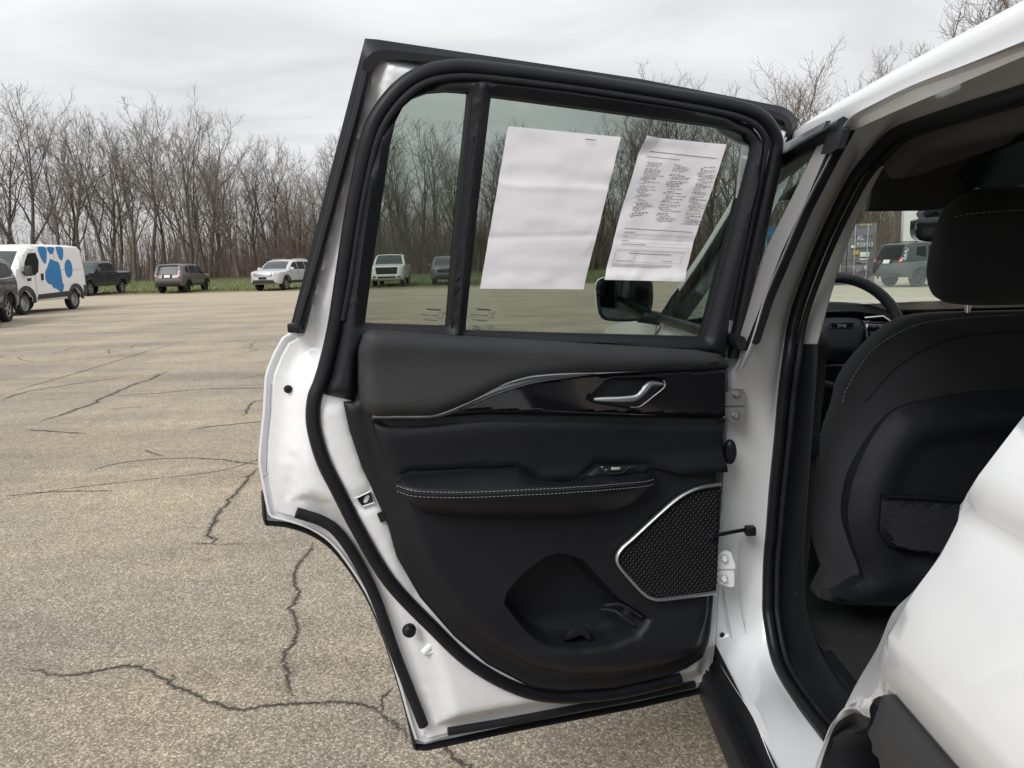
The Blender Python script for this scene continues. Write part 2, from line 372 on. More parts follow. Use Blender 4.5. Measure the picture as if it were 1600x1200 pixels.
CR = [([(30,1045),(110,1052),(180,1040),(225,1042),(262,1068),(300,1085),(340,1100),(372,1110),(410,1103),(460,1098),(530,1102),(580,1112),(620,1140),(650,1170)], .0060),
      ([(460,1098),(447,1050),(452,1020),(458,990),(450,950),(462,930),(452,900),(470,870),(495,845)], .0062),
      ([(300,850),(330,845),(318,830),(340,800),(375,755),(410,730)], .010), ([(290,849),(340,851),(385,850)], .003),
      ([(130,740),(200,722),(280,715),(350,718),(425,730)], .007), ([(225,703),(240,708),(255,713)], .006), ([(0,775),(80,770),(180,768)], .006),
      ([(0,616),(110,585),(210,555),(290,533)], .009), ([(60,660),(130,637),(180,612),(225,595),(262,580)], .016),
      ([(175,619),(250,614),(330,608),(430,607)], .011), ([(40,672),(110,675),(135,678)], .010), ([(0,627),(40,612),(130,598),(200,588)], .012),
      ([(295,672),(350,665),(430,658)], .010), ([(170,640),(195,638),(240,634)], .008), ([(680,1160),(720,1185),(760,1215)], .007),
      ([(600,1112),(590,1095),(600,1085),(615,1075)], .004), ([(262,1068),(272,1060),(268,1054)], .003), ([(0,513),(60,505),(130,500),(205,494)], .02), ([(380,650),(390,630),(430,622)], .009)]
rc = random.Random(21)
def to_px(X, Y): d = np.array((X, Y, 0.0)) - CAM; z = d @ FW; return (800 + FOC * (d @ RT) / z, 600 - FOC * (d @ UP) / z)
for _ in range(26):                                      # finer map cracking across the lot
    X, Y = rc.uniform(-8.5, -1.8), rc.uniform(4.2, 14); a = rc.uniform(0, 3.14); P_ = [(X, Y)]; L_ = rc.uniform(.22, .5)
    for _ in range(rc.randrange(3, 7)): a += rc.gauss(0, .35); X += math.cos(a) * L_; Y += math.sin(a) * L_; P_.append((X, max(Y, 2.2)))
    CR.append(([to_px(*q) for q in P_], rc.uniform(.0035, .008)))
for pts, w in CR:
    w = w * .72
    G = np.array([ground(x, y)[:2] for x, y in pts]); G = smooth_curve(G, 3)
    L_ = np.linalg.norm(np.diff(G, axis=0), axis=1).sum(); n = int(min(260, max(30, L_ / (w * 1.4)))); G = by_length(G, n)
    T = np.gradient(G, axis=0); T /= np.linalg.norm(T, axis=1)[:, None] + 1e-9; Q = np.stack([-T[:, 1], T[:, 0]], 1)
    wob = np.cumsum(RNG.normal(0, .8, n)); wob -= np.linspace(wob[0], wob[-1], n); G = G + Q * (np.clip(wob, -5, 5) * w * .8 + RNG.normal(0, w * .6, n))[:, None]
    ww = w * (.35 + .9 * RNG.random(n)) * np.minimum(1, np.minimum(np.arange(n) + .15, n - 1 - np.arange(n) + .15) / (n * .12)); k = RNG.normal(0, .3, n) * w
    V = [(*p, .003) for p in G + Q * (ww + k)[:, None]] + [(*p, .003) for p in G - Q * (ww - k)[:, None]]
    ck = new_obj('crack', V, [(i, i + 1, n + i + 1, n + i) for i in range(n - 1)], crackm, lot, False)
    w3 = np.minimum(ww * 3.2, ww + .03) + w * .9 * RNG.random(n)
    V = [(*p, .0016) for p in G + Q * (w3 + k)[:, None]] + [(*p, .0016) for p in G - Q * (w3 - k)[:, None]]
    new_obj('crumbled_edge', V, [(i, i + 1, n + i + 1, n + i) for i in range(n - 1)], crumb, ck, False)

# ================================================================== THE WHITE CAR
TH = rad(-1.0); CB = np.array([.4453, 1.55, 0.0])
CA = np.array([-math.sin(TH), math.cos(TH), 0]); CL = np.array([-math.cos(TH), -math.sin(TH), 0]); CN = -CL
ZV = np.array([0, 0, 1.0])
def tf(z): return -.27 * np.maximum(0, np.asarray(z, float) - 1.12)
def CM(s, t, z):
    s, t, z = np.broadcast_arrays(np.asarray(s, float), np.asarray(t, float), np.asarray(z, float))
    return CB + s[..., None] * CA + t[..., None] * CL + z[..., None] * ZV
def CS(x, y, to=0.0):
    t = 0.0
    for i in range(25):
        d = ray(x, y); P = CAM + d * (((CB + CL * (t + to) - CAM) @ CN) / (d @ CN)); t = float(tf(P[2]))
    q = P - CB; return np.array((q @ CA, q @ CL, P[2]))
def csz(pts, to=0.0): return np.array([[c[0], c[2]] for c in (CS(x, y, to) for x, y in pts)])
def cs3(pts, to=0.0): return np.array([CM(*CS(x, y, to)) for x, y in pts])
SUV = thing('white_suv', 'large white SUV standing open beside the camera, its rear side door swung wide', 'car', (1.40, 1.2, 0))

# jamb of the open doorway: outer edge, a step, inner flange
JP = [((1760,5),(1760,75)),((1600,67),(1600,129)),((1520,99),(1487,165)),((1431,133),(1394,199)),((1375,160),(1360,229)),((1335,182),(1345,246)),((1318,205),(1334,259)),((1299,247),(1315,290)),
      ((1256,330),(1280,362)),((1225,402),(1249,439)),((1198,465),(1230,499)),((1177,533),(1221,555)),((1160,575),(1213,620)),((1146,615),(1207,690)),((1137,700),(1200,762)),((1130,800),(1195,830)),
      ((1122,900),(1191,879)),((1117,970),(1190,930)),((1118,1015),(1191,967)),((1145,1065),(1205,1037)),((1180,1120),(1237,1095)),((1214,1200),(1284,1159)),((1300,1370),(1400,1310))]
JO = cs3([a for a, b in JP], 0.0); JI = cs3([b for a, b in JP], -.10)
J1 = JO * .96 + JI * .04 + CL * .004; J2 = JO * .45 + JI * .55 - CL * .012 + CA * .006; J3 = JI + CN * .012
def pairloft(name, rows, m, parent, sub=4, sharp=60, flip=False):
    G = np.array([smooth_curve(r, sub) for r in rows]); G = smooth_curve(G.reshape(len(rows), -1), 4).reshape(-1, G.shape[1], 3); k = G.shape[1]
    F = [(i * k + c, i * k + c + 1, (i + 1) * k + c + 1, (i + 1) * k + c) for i in range(len(G) - 1) for c in range(k - 1)]
    if flip: F = [f[::-1] for f in F]
    return new_obj(name, G.reshape(-1, 3), F, m, parent, True, sharp)
body = pairloft('door_jamb', [JO + CA * .012 + CN * .012, JO, J1, J2, JI, J3], white, SUV)
# seal round the doorway and black inner trim behind it
seal = JI[:-1] + CN * .012
def inward(P, d):      # shift towards the middle of the opening
    c = CM(-.40, -.12, 1.0); q = P - c; q -= np.outer(q @ CN, CN); return P - q / np.linalg.norm(q, axis=1)[:, None] * d
sp_ = smooth_curve(inward(seal, .008), 6)
tube_obj('doorway_seal', sp_, .012, rubber, body, sides=10, up=CL, rx=.0125)
tube_obj('seal_lip', smooth_curve(inward(seal + CN * .018, .015), 6), .006, dullrub, body, sides=8, up=CL, rx=.006)
IT = inward(JI[1:-1] + CN * .035, .018)
kup = 10
up_rows = [IT[:kup], inward(IT[:kup] + CN * .03, .030), IT[:kup] + CN * .13 - inward(IT[:kup], 0) * 0]
TLp = [(1402,200),(1356,241),(1317,305),(1283,375),(1257,455),(1238,537)]; TRp = [(1440,215),(1385,255),(1354,312),(1322,385),(1298,460),(1277,537)]
pa, pb = cs3(TLp, -.150), cs3(TRp, -.185)
pairloft('pillar_trim', [pa + CL * .01 - CA * .02, pa, pa * .5 + pb * .5 - CA * .008, pb, pb + CA * .03 + CN * .004, pb + CA * .14], lighttrim, SUV)
LLp = [(1238,537),(1229,600),(1216,700),(1207,800),(1200,880),(1201,950),(1216,1022),(1250,1088),(1308,1168)]; LRp = [(1279,537),(1274,600),(1266,700),(1259,800),(1255,880),(1258,950),(1275,1010),(1310,1070),(1370,1150)]
pa, pb = cs3(LLp, -.145), cs3(LRp, -.185)
pairloft('lower_pillar_trim', [pa + CL * .01 - CA * .01, pa, pa * .5 + pb * .5 - CA * .006, pb, pb + CA * .02 + CN * .004, pb + CA * .13 + CN * .02], plastic, SUV)
pairloft('roof_edge_trim', [IT[:5], inward(IT[:5] + CN * .03, .03), IT[:5] + CN * .22 + ZV * .03], headl, SUV)
# roof, screen pillars, bonnet, wings
RS = np.array([(-2.3, 1.49), (-1.6, 1.55), (-.9, 1.575), (-.45, 1.574), (-.2, 1.568), (0, 1.559), (.12, 1.541), (.273, 1.490), (.503, 1.342), (.672, 1.250), (.84, 1.150), (1.0, 1.075)])
def rail(dz=0.0, dt=0.0, n=None): 
    r = RS[:n] if n else RS
    return CM(r[:, 0], tf(r[:, 1]) + dt, r[:, 1] + dz)
rows = []
ns_ = 8
for tt, dz in ((-.006, -.050), (.001, -.028), (.002, -.004), (-.012, .010), (-.06, .034), (-.20, .065), (-.5, .095), (-.83, .105), (-1.16, .095), (-1.46, .065), (-1.60, .034), (-1.648, .010), (-1.662, -.004), (-1.66, -.028)):
    r = RS[:ns_]; rows.append(CM(r[:, 0], tf(r[:, 1]) * (1 if tt > -.8 else 1) + tt, r[:, 1] + dz))
pairloft('roof', rows, white, SUV)
for sd in (0, 1):
    r = RS[6:]; t0 = tf(r[:, 1]); tt = (lambda d: (t0 + d) if sd == 0 else (-1.90 - t0 - d))
    pairloft('screen_pillar', [CM(r[:, 0], tt(-.002), r[:, 1] - .030), CM(r[:, 0], tt(.004), r[:, 1] - .01), CM(r[:, 0], tt(-.006), r[:, 1] + .012), CM(r[:, 0], tt(-.07), r[:, 1] + .022), CM(r[:, 0] - .02, tt(-.075), r[:, 1] - .02)], white, SUV, flip=bool(sd))
bon = []
for tt, dz in ((.0, -.10), (-.01, -.03), (-.05, 0), (-.30, .03), (-.95, .05), (-1.6, .03), (-1.85, 0), (-1.89, -.03), (-1.90, -.10)):
    s_ = np.array([.86, 1.2, 1.7, 2.2, 2.6, 2.75]); z_ = np.array([1.12, 1.10, 1.07, 1.02, .95, .80]); bon.append(CM(s_, tt, z_ + dz))
pairloft('bonnet', bon, white, SUV)
# windscreen
wsr = np.array([(.20, 1.555), (.45, 1.41), (.66, 1.285), (.92, 1.135)])
V, F = [], []
for tt in (-.10, -.4, -.95, -1.5, -1.80):
    for s_, z_ in wsr: V.append(CM(s_ + .10 * (1 - ((tt + .95) / .85) ** 2), tt + (tf(z_) if tt > -.9 else -tf(z_)) * (1 if abs(tt + .95) > .4 else 0), z_ + .03))
for i in range(4):
    for j in range(3): F.append((i * 4 + j, i * 4 + j + 1, (i + 1) * 4 + j + 1, (i + 1) * 4 + j))
Vt = [v + np.array((0, .003, .004)) for v in V]; 
new_obj('windscreen', V + Vt, [f for f in F] + [tuple(i + 20 for i in f[::-1]) for f in F], clear, SUV)
# closed front side door, wing and rear quarter
def side(to): return lambda u, v, w: CM(u, tf(v) + w + to, v)
def lowside(s, z, sd): return .012 * np.exp(-((z - .95) / .10) ** 2) - .03 * sstep(.62 - z, 0, .2)
fdo = [(.075,.44),(.06,.7),(.03,1.02),(.005,1.09),(-.07,1.15),(.2,1.145),(.84,1.13),(.93,1.05),(1.02,.8),(1.02,.44)]
fdoor = sheet('front_door', fdo, lambda u, v, d: lowside(u, v, d) - .012 * (1 - sstep(d, 0, .015)), side(0), white, SUV, step=.05, skirt=.03)
sheet('front_wing', [(1.03,.44),(1.03,.8),(.94,1.05),(.86,1.13),(1.5,1.08),(2.2,1.0),(2.72,.85),(2.75,.5),(2.45,.45),(2.40,.62),(2.25,.78),(2.0,.82),(1.7,.78),(1.55,.62),(1.5,.44)], lambda u, v, d: lowside(u, v, d) - .25 * sstep(u, 2.2, 2.9), side(0), white, SUV, step=.07)
# front window: glass, pillar applique, black strips, bright top strip
gz = [(.78, 1.14), (-.05, 1.155), (-.165, 1.50), (-.15, 1.53), (0, 1.525), (.12, 1.505), (.26, 1.46), (.49, 1.31), (.66, 1.225)]
sheet('front_window', gz, lambda u, v, d: -.004 - .04 * np.maximum(0, v - 1.15), side(0), frontglass, fdoor, step=.06, skirt=.005, back=True)
rl = np.array([(s, z) for s, z in RS if -.30 < s < .9]); rl = np.vstack([[(-.26, 1.537)], rl])
tube_obj('window_frame', smooth_curve(CM(np.r_[-.25, rl[2:-1, 0]], tf(np.r_[1.525, rl[2:-1, 1]]) + .002, np.r_[1.525, rl[2:-1, 1] - .042]), 4), .012, rubber, fdoor, sides=8, up=CL, rx=.016)
tube_obj('belt_strip', CM(np.linspace(-.09, .80, 8), .004, np.linspace(1.157, 1.140, 8)), .010, rubber, fdoor, sides=8, up=CL, rx=.014)
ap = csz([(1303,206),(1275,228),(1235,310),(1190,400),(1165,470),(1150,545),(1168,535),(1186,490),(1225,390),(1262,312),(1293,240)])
sheet('pillar_applique', ap, -.002, side(0), mat('sky_sheen_applique', (.42, .42, .42), .2, coat=.6, spec=.6), fdoor, step=.03, skirt=.008, flip=True)  # glossy black strip; pale sky reflection put into its base grey
be = csz([(1304,205),(1326,203),(1300,250),(1258,332),(1227,404),(1200,467),(1178,535),(1158,548),(1166,540),(1186,490),(1225,390),(1262,312),(1293,240)])
sheet('frame_edge', be, .0025, side(0), rubber, fdoor, step=.03, skirt=.014, flip=True)
bs_ = csz([(1225,234),(1270,211),(1314,188),(1307,202),(1270,221),(1225,247)])
sheet('bright_strip', bs_, .024, side(0), satin, fdoor, step=.03, skirt=.008, flip=True)
cap_ = csz([(1314,191),(1327,202),(1318,232),(1306,240),(1291,241),(1303,206)])
sheet('strip_end_cap', cap_, .010, side(0), plastic, fdoor, step=.03, skirt=.012, flip=True)
# mirror
mc = np.array((.90, .098, 1.195))
mpoly = smooth_curve(np.array([(-.085, .062), (-.088, -.03), (-.055, -.066), (.03, -.07), (.075, -.055), (.088, 0), (.085, .058), (.04, .072), (-.04, .072)]), 4, True)
def mir(ds): return lambda u, v, w: CM(mc[0] + ds - w, mc[1] + u, mc[2] + v)
mh = sheet('mirror_housing', mpoly, lambda u, v, d: .0 + .012 * sstep(d, 0, .004) - .010 * sstep(d, .008, .011), mir(0), rubber, SUV, step=.012, skirt=.05)
loft('housing_shell', [CM(mc[0] + a, mc[1] + mpoly[:, 0] * k, mc[2] + mpoly[:, 1] * k) for a, k in ((0, 1), (.03, 1.02), (.07, .92), (.10, .6), (.105, .02))], white, mh, k=40)
sheet('mirror_glass', mpoly * .88, -.004 + .011, mir(0), mat('mirror_glass', (.12, .145, .135), .03, metal=1.0), mh, step=.02, flip=True)
tube_obj('mirror_arm', [CM(.92, .05, 1.14), CM(.90, .01, 1.135), CM(.86, -.02, 1.13)], .022, rubber, mh, sides=8)
sheet('sail_panel', [(.70, 1.15), (.86, 1.14), (.76, 1.20), (.68, 1.235)], .004, side(0), piano, fdoor, step=.05, skirt=.01)
# sill and side step
st = CM(np.array([1.1, .5, 0.06, -.2, -.45]), 0.0, .445)
prof = [(.003, .03), (.006, .0), (.012, -.012), (.032, -.02), (.040, -.03), (.044, -.07), (.034, -.10), (.0, -.12)]
loft('side_step', [CM(np.array([1.15, .6, .08, -.2, -.62]), t_, .43 + z_) for t_, z_ in prof], plastic, SUV, k=12, sub=2, cu=False)
for t_ in (.014, .022, .030):
    tube_obj('step_rib', CM(np.array([1.1, .5, -.2, -.60]), t_, .430 - .010 - (t_ - .012) * .35), .0028, rubber, SUV, sides=6)
# rear quarter
ZK = np.array([.4, .70, .86, .944, .956, 1.0, 1.085, 1.098, 1.11, 1.25]); TK = np.array([.03, .045, .054, .073, .073, .064, .040, .034, .040, .022])
def CQ(x, y):
    to = .05
    for i in range(12): c = CS(x, y, to); to = float(np.interp(c[2], ZK, TK)) - .004
    return c
qo = np.array([[c[0], c[2]] for c in (CQ(x, y) for x, y in [(1600,650),(1550,715),(1512,770),(1500,790),(1497,815),(1470,868),(1431,920),(1405,965),(1382,1009),(1377,1040),(1369,1088)])])
qt = np.vstack([qo, [(-.84, .882), (-1.45, .882), (-1.58, .80), (-1.70, .50), (-2.25, .55), (-2.32, .95), (-2.25, 1.22), (-1.15, 1.23), (-1.0, 1.225)]])
def qrel(s, z, d):
    return np.interp(z, ZK, TK) - .004 * (1 - sstep(d, 0, .008)) - .12 * sstep(-s, 1.9, 2.5)
quarter = sheet('rear_quarter', qt, qrel, side(0), white, SUV, step=.02, inner=.035, skirt=.012, sharp=70, extra=[[(-.80, z_), (-2.2, z_)] for z_ in (.944, .956, 1.085, 1.098, 1.11)])
QI = [CM(*CS(x, y, -.02)) for x, y in ((1500,790),(1497,815),(1465,870),(1431,920),(1395,957),(1372,1010),(1340,1065),(1320,1104))]
QOp = [CM(*CQ(x, y)) + CN * .003 for x, y in ((1500,791),(1497,815),(1470,868),(1431,920),(1405,965),(1382,1009),(1377,1045),(1369,1088))]
QI[0] = CM(*CS(1500,790,.03)); QI[1] = CM(*CS(1496,815,.02)); QI[2] = CM(*CS(1468,868,.0))
pairloft('quarter_jamb', [QI, [a * .5 + b * .5 + CA * -.006 for a, b in zip(QI, QOp)], QOp], whitein, quarter)
lipo = [CM(*CS(x, y, .03)) for x, y in ((1369,1088),(1345,1094),)] + [CM(*CS(x, y, -.02)) for x, y in ((1319,1106),(1301,1130),(1288,1161),(1274,1200),(1258,1260))]
lipi = [CM(*CS(x, y, .02)) for x, y in ((1360,1122),(1347,1117),)] + [CM(*CS(x, y, -.03)) for x, y in ((1333,1114),(1307,1131),(1294,1160),(1281,1200),(1266,1260))]
lipd = [CM(*CS(x, y, -.06)) for x, y in ((1351,1147),(1345,1145),(1335,1147),(1311,1164),(1303,1180),(1297,1205),(1285,1260))]
pairloft('arch_lip', [lipo, [a * .5 + b * .5 + CL * .004 for a, b in zip(lipo, lipi)], lipi], white, quarter)
pairloft('arch_liner', [lipi, [a * .5 + b * .5 for a, b in zip(lipi, lipd)], lipd, [p + CN * .25 + CA * .02 for p in lipd]], dullrub, quarter)
ac = csz([(1366,1092),(1420,1145),(1474,1198)], .085)
arch = np.vstack([[(-.842, .884), (-1.45, .884), (-1.60, .80), (-1.72, .48), (-1.64, .46), (-1.53, .74), (-1.43, .80), (-.90, .80)], csz([(1374,1198),(1352,1175),(1351,1146),(1358,1122)], .075)])
sheet('arch_cladding', arch, lambda u, v, d: .068 + .012 * sstep(d, 0, .008), side(0), mat('grey_black_cladding', (.035, .035, .037), .6, bump=.3, bscale=600, var=.1), quarter, step=.02, skirt=.05)
sheet('wheel_well', [(-.50, .35), (-.50, .75), (-.80, .88), (-1.45, .88), (-1.75, .40)], -.30, side(0), dark, quarter, step=.2)
# rear wheel
wc = CM(-1.18, -.10, .385)
V, F = lathe([(.24, -.11), (.34, -.12), (.375, -.10), (.385, -.04), (.385, .04), (.375, .10), (.34, .12), (.25, .11)], wc, CL, 40)
whl = new_obj('rear_wheel', V, F, rubber, SUV)
V, F = lathe([(.0, .03), (.05, .03), (.06, .05), (.10, .03), (.235, .04), (.25, .10)], wc, CL, 40); new_obj('rim', V, F, satin, whl)
V, F = lathe([(.0, -.12), (.25, -.11)], wc, CL, 20); new_obj('hub', V, F, dark, whl)
# upper rear: window pillar and rear side glass, far flank, tail, floor and underbody (all parts of the same body)
sheet('rear_pillar', [(-1.0, 1.225), (-1.02, 1.30), (-.92, 1.53), (-.95, 1.56), (-2.2, 1.48), (-2.28, 1.22)], 0, side(0), white, SUV, step=.08, holes=[[(-1.12, 1.26), (-1.05, 1.49), (-1.9, 1.45), (-2.05, 1.25)]])
sheet('rear_side_window', [(-1.11, 1.25), (-1.04, 1.50), (-1.91, 1.46), (-2.06, 1.24)], -.008, side(0), tint, SUV, step=.2, skirt=.004, back=True)
def farside(u, v, w): return CM(u, -1.90 - tf(v) - w, v)
sheet('far_flank', [(-2.3,.5),(-2.3,1.22),(2.0,1.02),(2.75,.85),(2.75,.45)], 0, farside, white, SUV, step=.15)
sheet('far_windows', [(-2.2,1.22),(-2.1,1.46),(0,1.53),(.26,1.46),(.78,1.13)], -.01, farside, tint, SUV, step=.15, skirt=.004, back=True, flip=True)
loft('tailgate', [CM(np.array([a, a, a]), np.array([-.12, -.95, -1.78]), z_) for a, z_ in ((-2.25, 1.55), (-2.36, 1.2), (-2.40, .9), (-2.42, .6), (-2.3, .42))], white, SUV, k=20)
loft('nose', [CM(np.array([a, a + .12, a]), np.array([-.10, -.95, -1.80]), z_) for a, z_ in ((2.70, .88), (2.76, .8), (2.78, .6), (2.70, .35))], white, SUV, k=20)
box('underbody', CM(.2, -.97, .34), (1.80, 4.9, .10), dark, SUV)

# ---------------------------------------------------------------- cabin
box('cabin_floor', CM(.2, -.97, .415), (1.70, 3.6, .03), carpet, SUV)
fm = sheet('floor_mat', [(.10, -.24), (.10, -.78), (-.55, -.78), (-.60, -.45), (-.12, -.24)], lambda u, v, d: .016 - .008 * (1 - sstep(d, 0, .012)), lambda u, v, w: CM(u, v, .432 + w), carpet, SUV, step=.02, skirt=.014)
sc_pl = sheet('sill_plate', [(.06, -.135), (.06, -.26), (-.5, -.26), (-.62, -.12)], lambda u, v, d: .012 * sstep(d, 0, .012), lambda u, v, w: CM(u, v, .44 + w + .0 * u), plastic, SUV, step=.015, skirt=.02, flip=True)
hl = []
for tt, dz in ((-.22, -.05), (-.32, -.03), (-.6, .02), (-.97, .03), (-1.3, .02), (-1.62, -.03), (-1.70, -.05)):
    hl.append(CM(np.array([-2.2, -1.2, -.4, .1, .30, .43]), tt, np.array([1.50, 1.57, 1.575, 1.565, 1.53, 1.475 - dz * .6]) + dz))
pairloft('headliner', hl, headl, SUV)
vis = sheet('sun_visor', [(-.50, -.02), (-.50, .07), (-.70, .09), (-.80, .085), (-.84, .05), (-.80, 0), (-.66, -.022)], lambda u, v, d: .010 * sstep(d, 0, .012), lambda u, v, w: CM(.42 - w - v * .4, u + .05, 1.445 + v), headl, SUV, step=.02, skirt=.02)
ov = loft('overhead_console', [CM(np.array([.56, .40, .2, -.1]), t_, np.array([1.42, 1.455, 1.49, 1.51]) + z_) for t_, z_ in ((-.64, .05), (-.70, .0), (-.76, -.02), (-.97, -.025), (-1.10, -.02), (-1.2, .05))], leather, SUV, k=16)
V, F = boxmesh((0, 0, 0), (.035, .05, .008), .002); new_obj('dome_lamp', np.array(V) + atY(1530, 294, 1.93), F, mat('lamp_lens', (.85, .75, .62), .25), ov)
# rear-view mirror
rv = CM(.78, -.86, 1.385)
rp_ = smooth_curve(np.array([(-.115, .018), (-.10, .033), (0, .038), (.10, .033), (.118, .01), (.105, -.028), (0, -.036), (-.10, -.030)]), 4, True)
rvo = sheet('rearview_mirror', rp_, lambda u, v, d: .006 * sstep(d, 0, .005), lambda u, v, w: rv + CL * -u[:, None] + ZV * v[:, None] - CA * w[:, None], piano, SUV, step=.012, skirt=.03, flip=True)
tube_obj('mirror_stem', [rv + ZV * .02 + CA * .02, rv + ZV * .08 + CA * .03, rv + ZV * .13 - CA * .01], .022, plastic, rvo, sides=8)
sheet('sensor_housing', [(-.07, .05), (-.03, .115), (.09, .115), (.09, .04), (-.06, .035)], lambda u, v, d: .02 * sstep(d, 0, .02), lambda u, v, w: rv + CL * -u[:, None] + ZV * v[:, None] - CA * (w[:, None] - .05), leather, rvo, step=.015, skirt=.04, flip=True)
# dashboard
dprof = [(.95, 1.16), (1.05, 1.145), (.93, 1.125), (.86, 1.10), (.83, 1.06), (.86, 1.02), (.84, .96), (.86, .80), (1.0, .62)]
dash = loft('dashboard', [CM(s_, np.array([-.10, -.5, -.97, -1.4, -1.84]), z_) for s_, z_ in [(1.30, 1.10), (1.12, 1.125), (.98, 1.118), (.93, 1.09), (.94, 1.05), (.925, 1.03), (.93, .97), (.94, .80), (1.05, .60)]], leather, SUV, k=30, sub=4)
tube_obj('dash_chrome_line', CM(.915, np.linspace(-.72, -1.8, 10), 1.048), .0022, chrome, dash, sides=6)
tube_obj('dash_chrome_line', CM(.90, np.linspace(-.36, -.68, 6), .968), .004, satin, dash, sides=6)
loft('instrument_hood', [CM(np.array([.93, .87, .85]), t_, np.array([1.12, 1.125, 1.10]) + z_) for t_, z_ in ((-.26, -.03), (-.33, .015), (-.42, .04), (-.54, .048), (-.66, .036), (-.74, .005), (-.78, -.03))], plastic, dash, k=10)
vent = sheet('air_vent', [(-.715, 1.035), (-.74, 1.085), (-.84, 1.08), (-.86, 1.035)], .004, lambda u, v, w: CM(.912 - w, u, v), piano, dash, step=.03, skirt=.01)
for z_ in (1.045, 1.058, 1.071): tube_obj('vent_slat', CM(.905, np.linspace(-.73, -.84, 3), z_), .0025, darkmetal, vent, sides=6)
tube_obj('vent_frame', CM(.900, np.array([-.705, -.735, -.85]), np.array([1.09, 1.034, 1.034])), .003, chrome, vent, sides=6)
# steering wheel
swc = CM(.80, -.545, 1.085); swn = np.array(CA * -.92 + ZV * .39); swn /= np.linalg.norm(swn); swx = CN; swy = np.cross(swn, swx); swy = swy if swy[2] > 0 else -swy
ang = np.linspace(0, 2 * math.pi, 49)[:-1]
V, F = tube([swc + swx * .186 * math.cos(a) + swy * .178 * math.sin(a) for a in ang], .0155, 10, True, up=swn, rx=.018)
sw = new_obj('steering_wheel', V, F, leather, SUV)
hub_o = smooth_curve(np.array([(-.075, .04), (0, .05), (.075, .04), (.085, -.01), (.05, -.075), (0, -.09), (-.05, -.075), (-.085, -.01)]), 4, True)
swmap = lambda u, v, w: swc + np.outer(u, swx) + np.outer(v, swy) + np.outer(w, swn)
sheet('airbag_cover', hub_o, lambda u, v, d: -.01 + .028 * sstep(d, 0, .03), swmap, plastic, sw, step=.012, skirt=.03, flip=True)
sheet('badge_plate', [(-.036, .006), (.036, .006), (.040, .024), (-.036, .024)], .0205, swmap, darkmetal, sw, step=.02, skirt=.003, flip=True)
sheet('badge_field', [(-.033, .0085), (.032, .0085), (.035, .0215), (-.033, .0215)], .0215, swmap, piano, sw, step=.02, skirt=.002, flip=True)
lettering('badge_lettering', 'Jeep', .016, swc + swn * .0222 + swy * .015, swx, swy, satin, sw)
for sg in (-1, 1):
    sheet('spoke', [(sg * .07, .035), (sg * .172, .03), (sg * .172, -.03), (sg * .07, -.045)], lambda u, v, d: .012 * sstep(d, 0, .01), swmap, piano, sw, step=.012, skirt=.02, flip=sg > 0)
    tube_obj('spoke_trim', [swc + swx * sg * .075 + swy * .040 + swn * .012, swc + swx * sg * .13 + swy * .043 + swn * .014, swc + swx * sg * .168 + swy * .012 + swn * .012], .0035, chrome, sw, sides=6)
    for bx_ in (.09, .11, .13):
        for by_ in (.012, -.012):
            V, F = boxmesh((0, 0, 0), (.012, .010, .004), .001); new_obj('button', swc + np.outer(np.array(V)[:, 0] + sg * bx_, swx) + np.outer(np.array(V)[:, 1] + by_, swy) + np.outer(np.array(V)[:, 2] + .014, swn), F, darkmetal, sw)
# seats: pillow-shaped shells built from the outline seen from behind
def seat(px, Y, t_off=0.0):
    pass
def SP(pts, Y): 
    o = []
    for x, y in pts:
        q = atY(x, y, Y) - CB; o.append((q @ CL, q[2] + 0.0))
    return np.array(o)
YB = 1.70
seat_o = SP([(1500,491),(1450,496),(1408,514),(1362,556),(1332,598),(1320,640),(1302,690),(1288,760),(1283,840),(1298,900),(1318,945)], YB)
cx = -.655                                               # centre line of the seat
full = np.vstack([seat_o, [(2 * cx - t_, z_) for t_, z_ in seat_o[::-1]]])
full = smooth_curve(full, 3)
SB = 0.17
def seatback(u, v, d): return .085 * sstep(d, 0, .10) ** .6 + .02 * sstep(v, .7, 1.15)
fs = sheet('driver_seat', full, lambda u, v, d: .075 * sstep(d, 0, .09) ** .5, lambda u, v, w: CM(SB - w - (v - .8) * -.05, u, v), fabric, SUV, step=.03, skirt=.06, flip=True)
shell_o = SP([(1520,612),(1450,625),(1400,640),(1365,680),(1335,740),(1322,800),(1330,850),(1345,900),(1330,935)], YB - .06)
shell = np.vstack([shell_o, [(2 * cx - t_, z_) for t_, z_ in shell_o[::-1]]])
sheet('back_shell', smooth_curve(shell, 3), lambda u, v, d: .082 + .022 * sstep(d, 0, .05) - .012 * sstep(d, .07, .10), lambda u, v, w: CM(SB - w - (v - .8) * -.05, u, v), plastic, fs, step=.02, skirt=.04, flip=True)
hd = SP([(1640,288),(1565,291),(1520,308),(1497,340),(1483,385),(1475,425),(1480,455),(1494,470),(1524,478),(1640,482)], YB)
hd = hd[(hd[:, 0] > cx)]
hd = np.vstack([hd, [(2 * cx - t_, z_) for t_, z_ in hd[::-1]]])
hr = sheet('headrest', smooth_curve(hd, 3), lambda u, v, d: .055 * sstep(d, 0, .06) ** .5, lambda u, v, w: CM(SB - .01 - w + (v - .8) * .05, u, v), fabric, fs, step=.02, skirt=.05, flip=True)
for sg in (1, -1): tube_obj('headrest_post', [CM(SB + .03, cx + sg * .07, 1.12), CM(SB + .03, cx + sg * .07, 1.24)], .007, chrome, fs, sides=10)
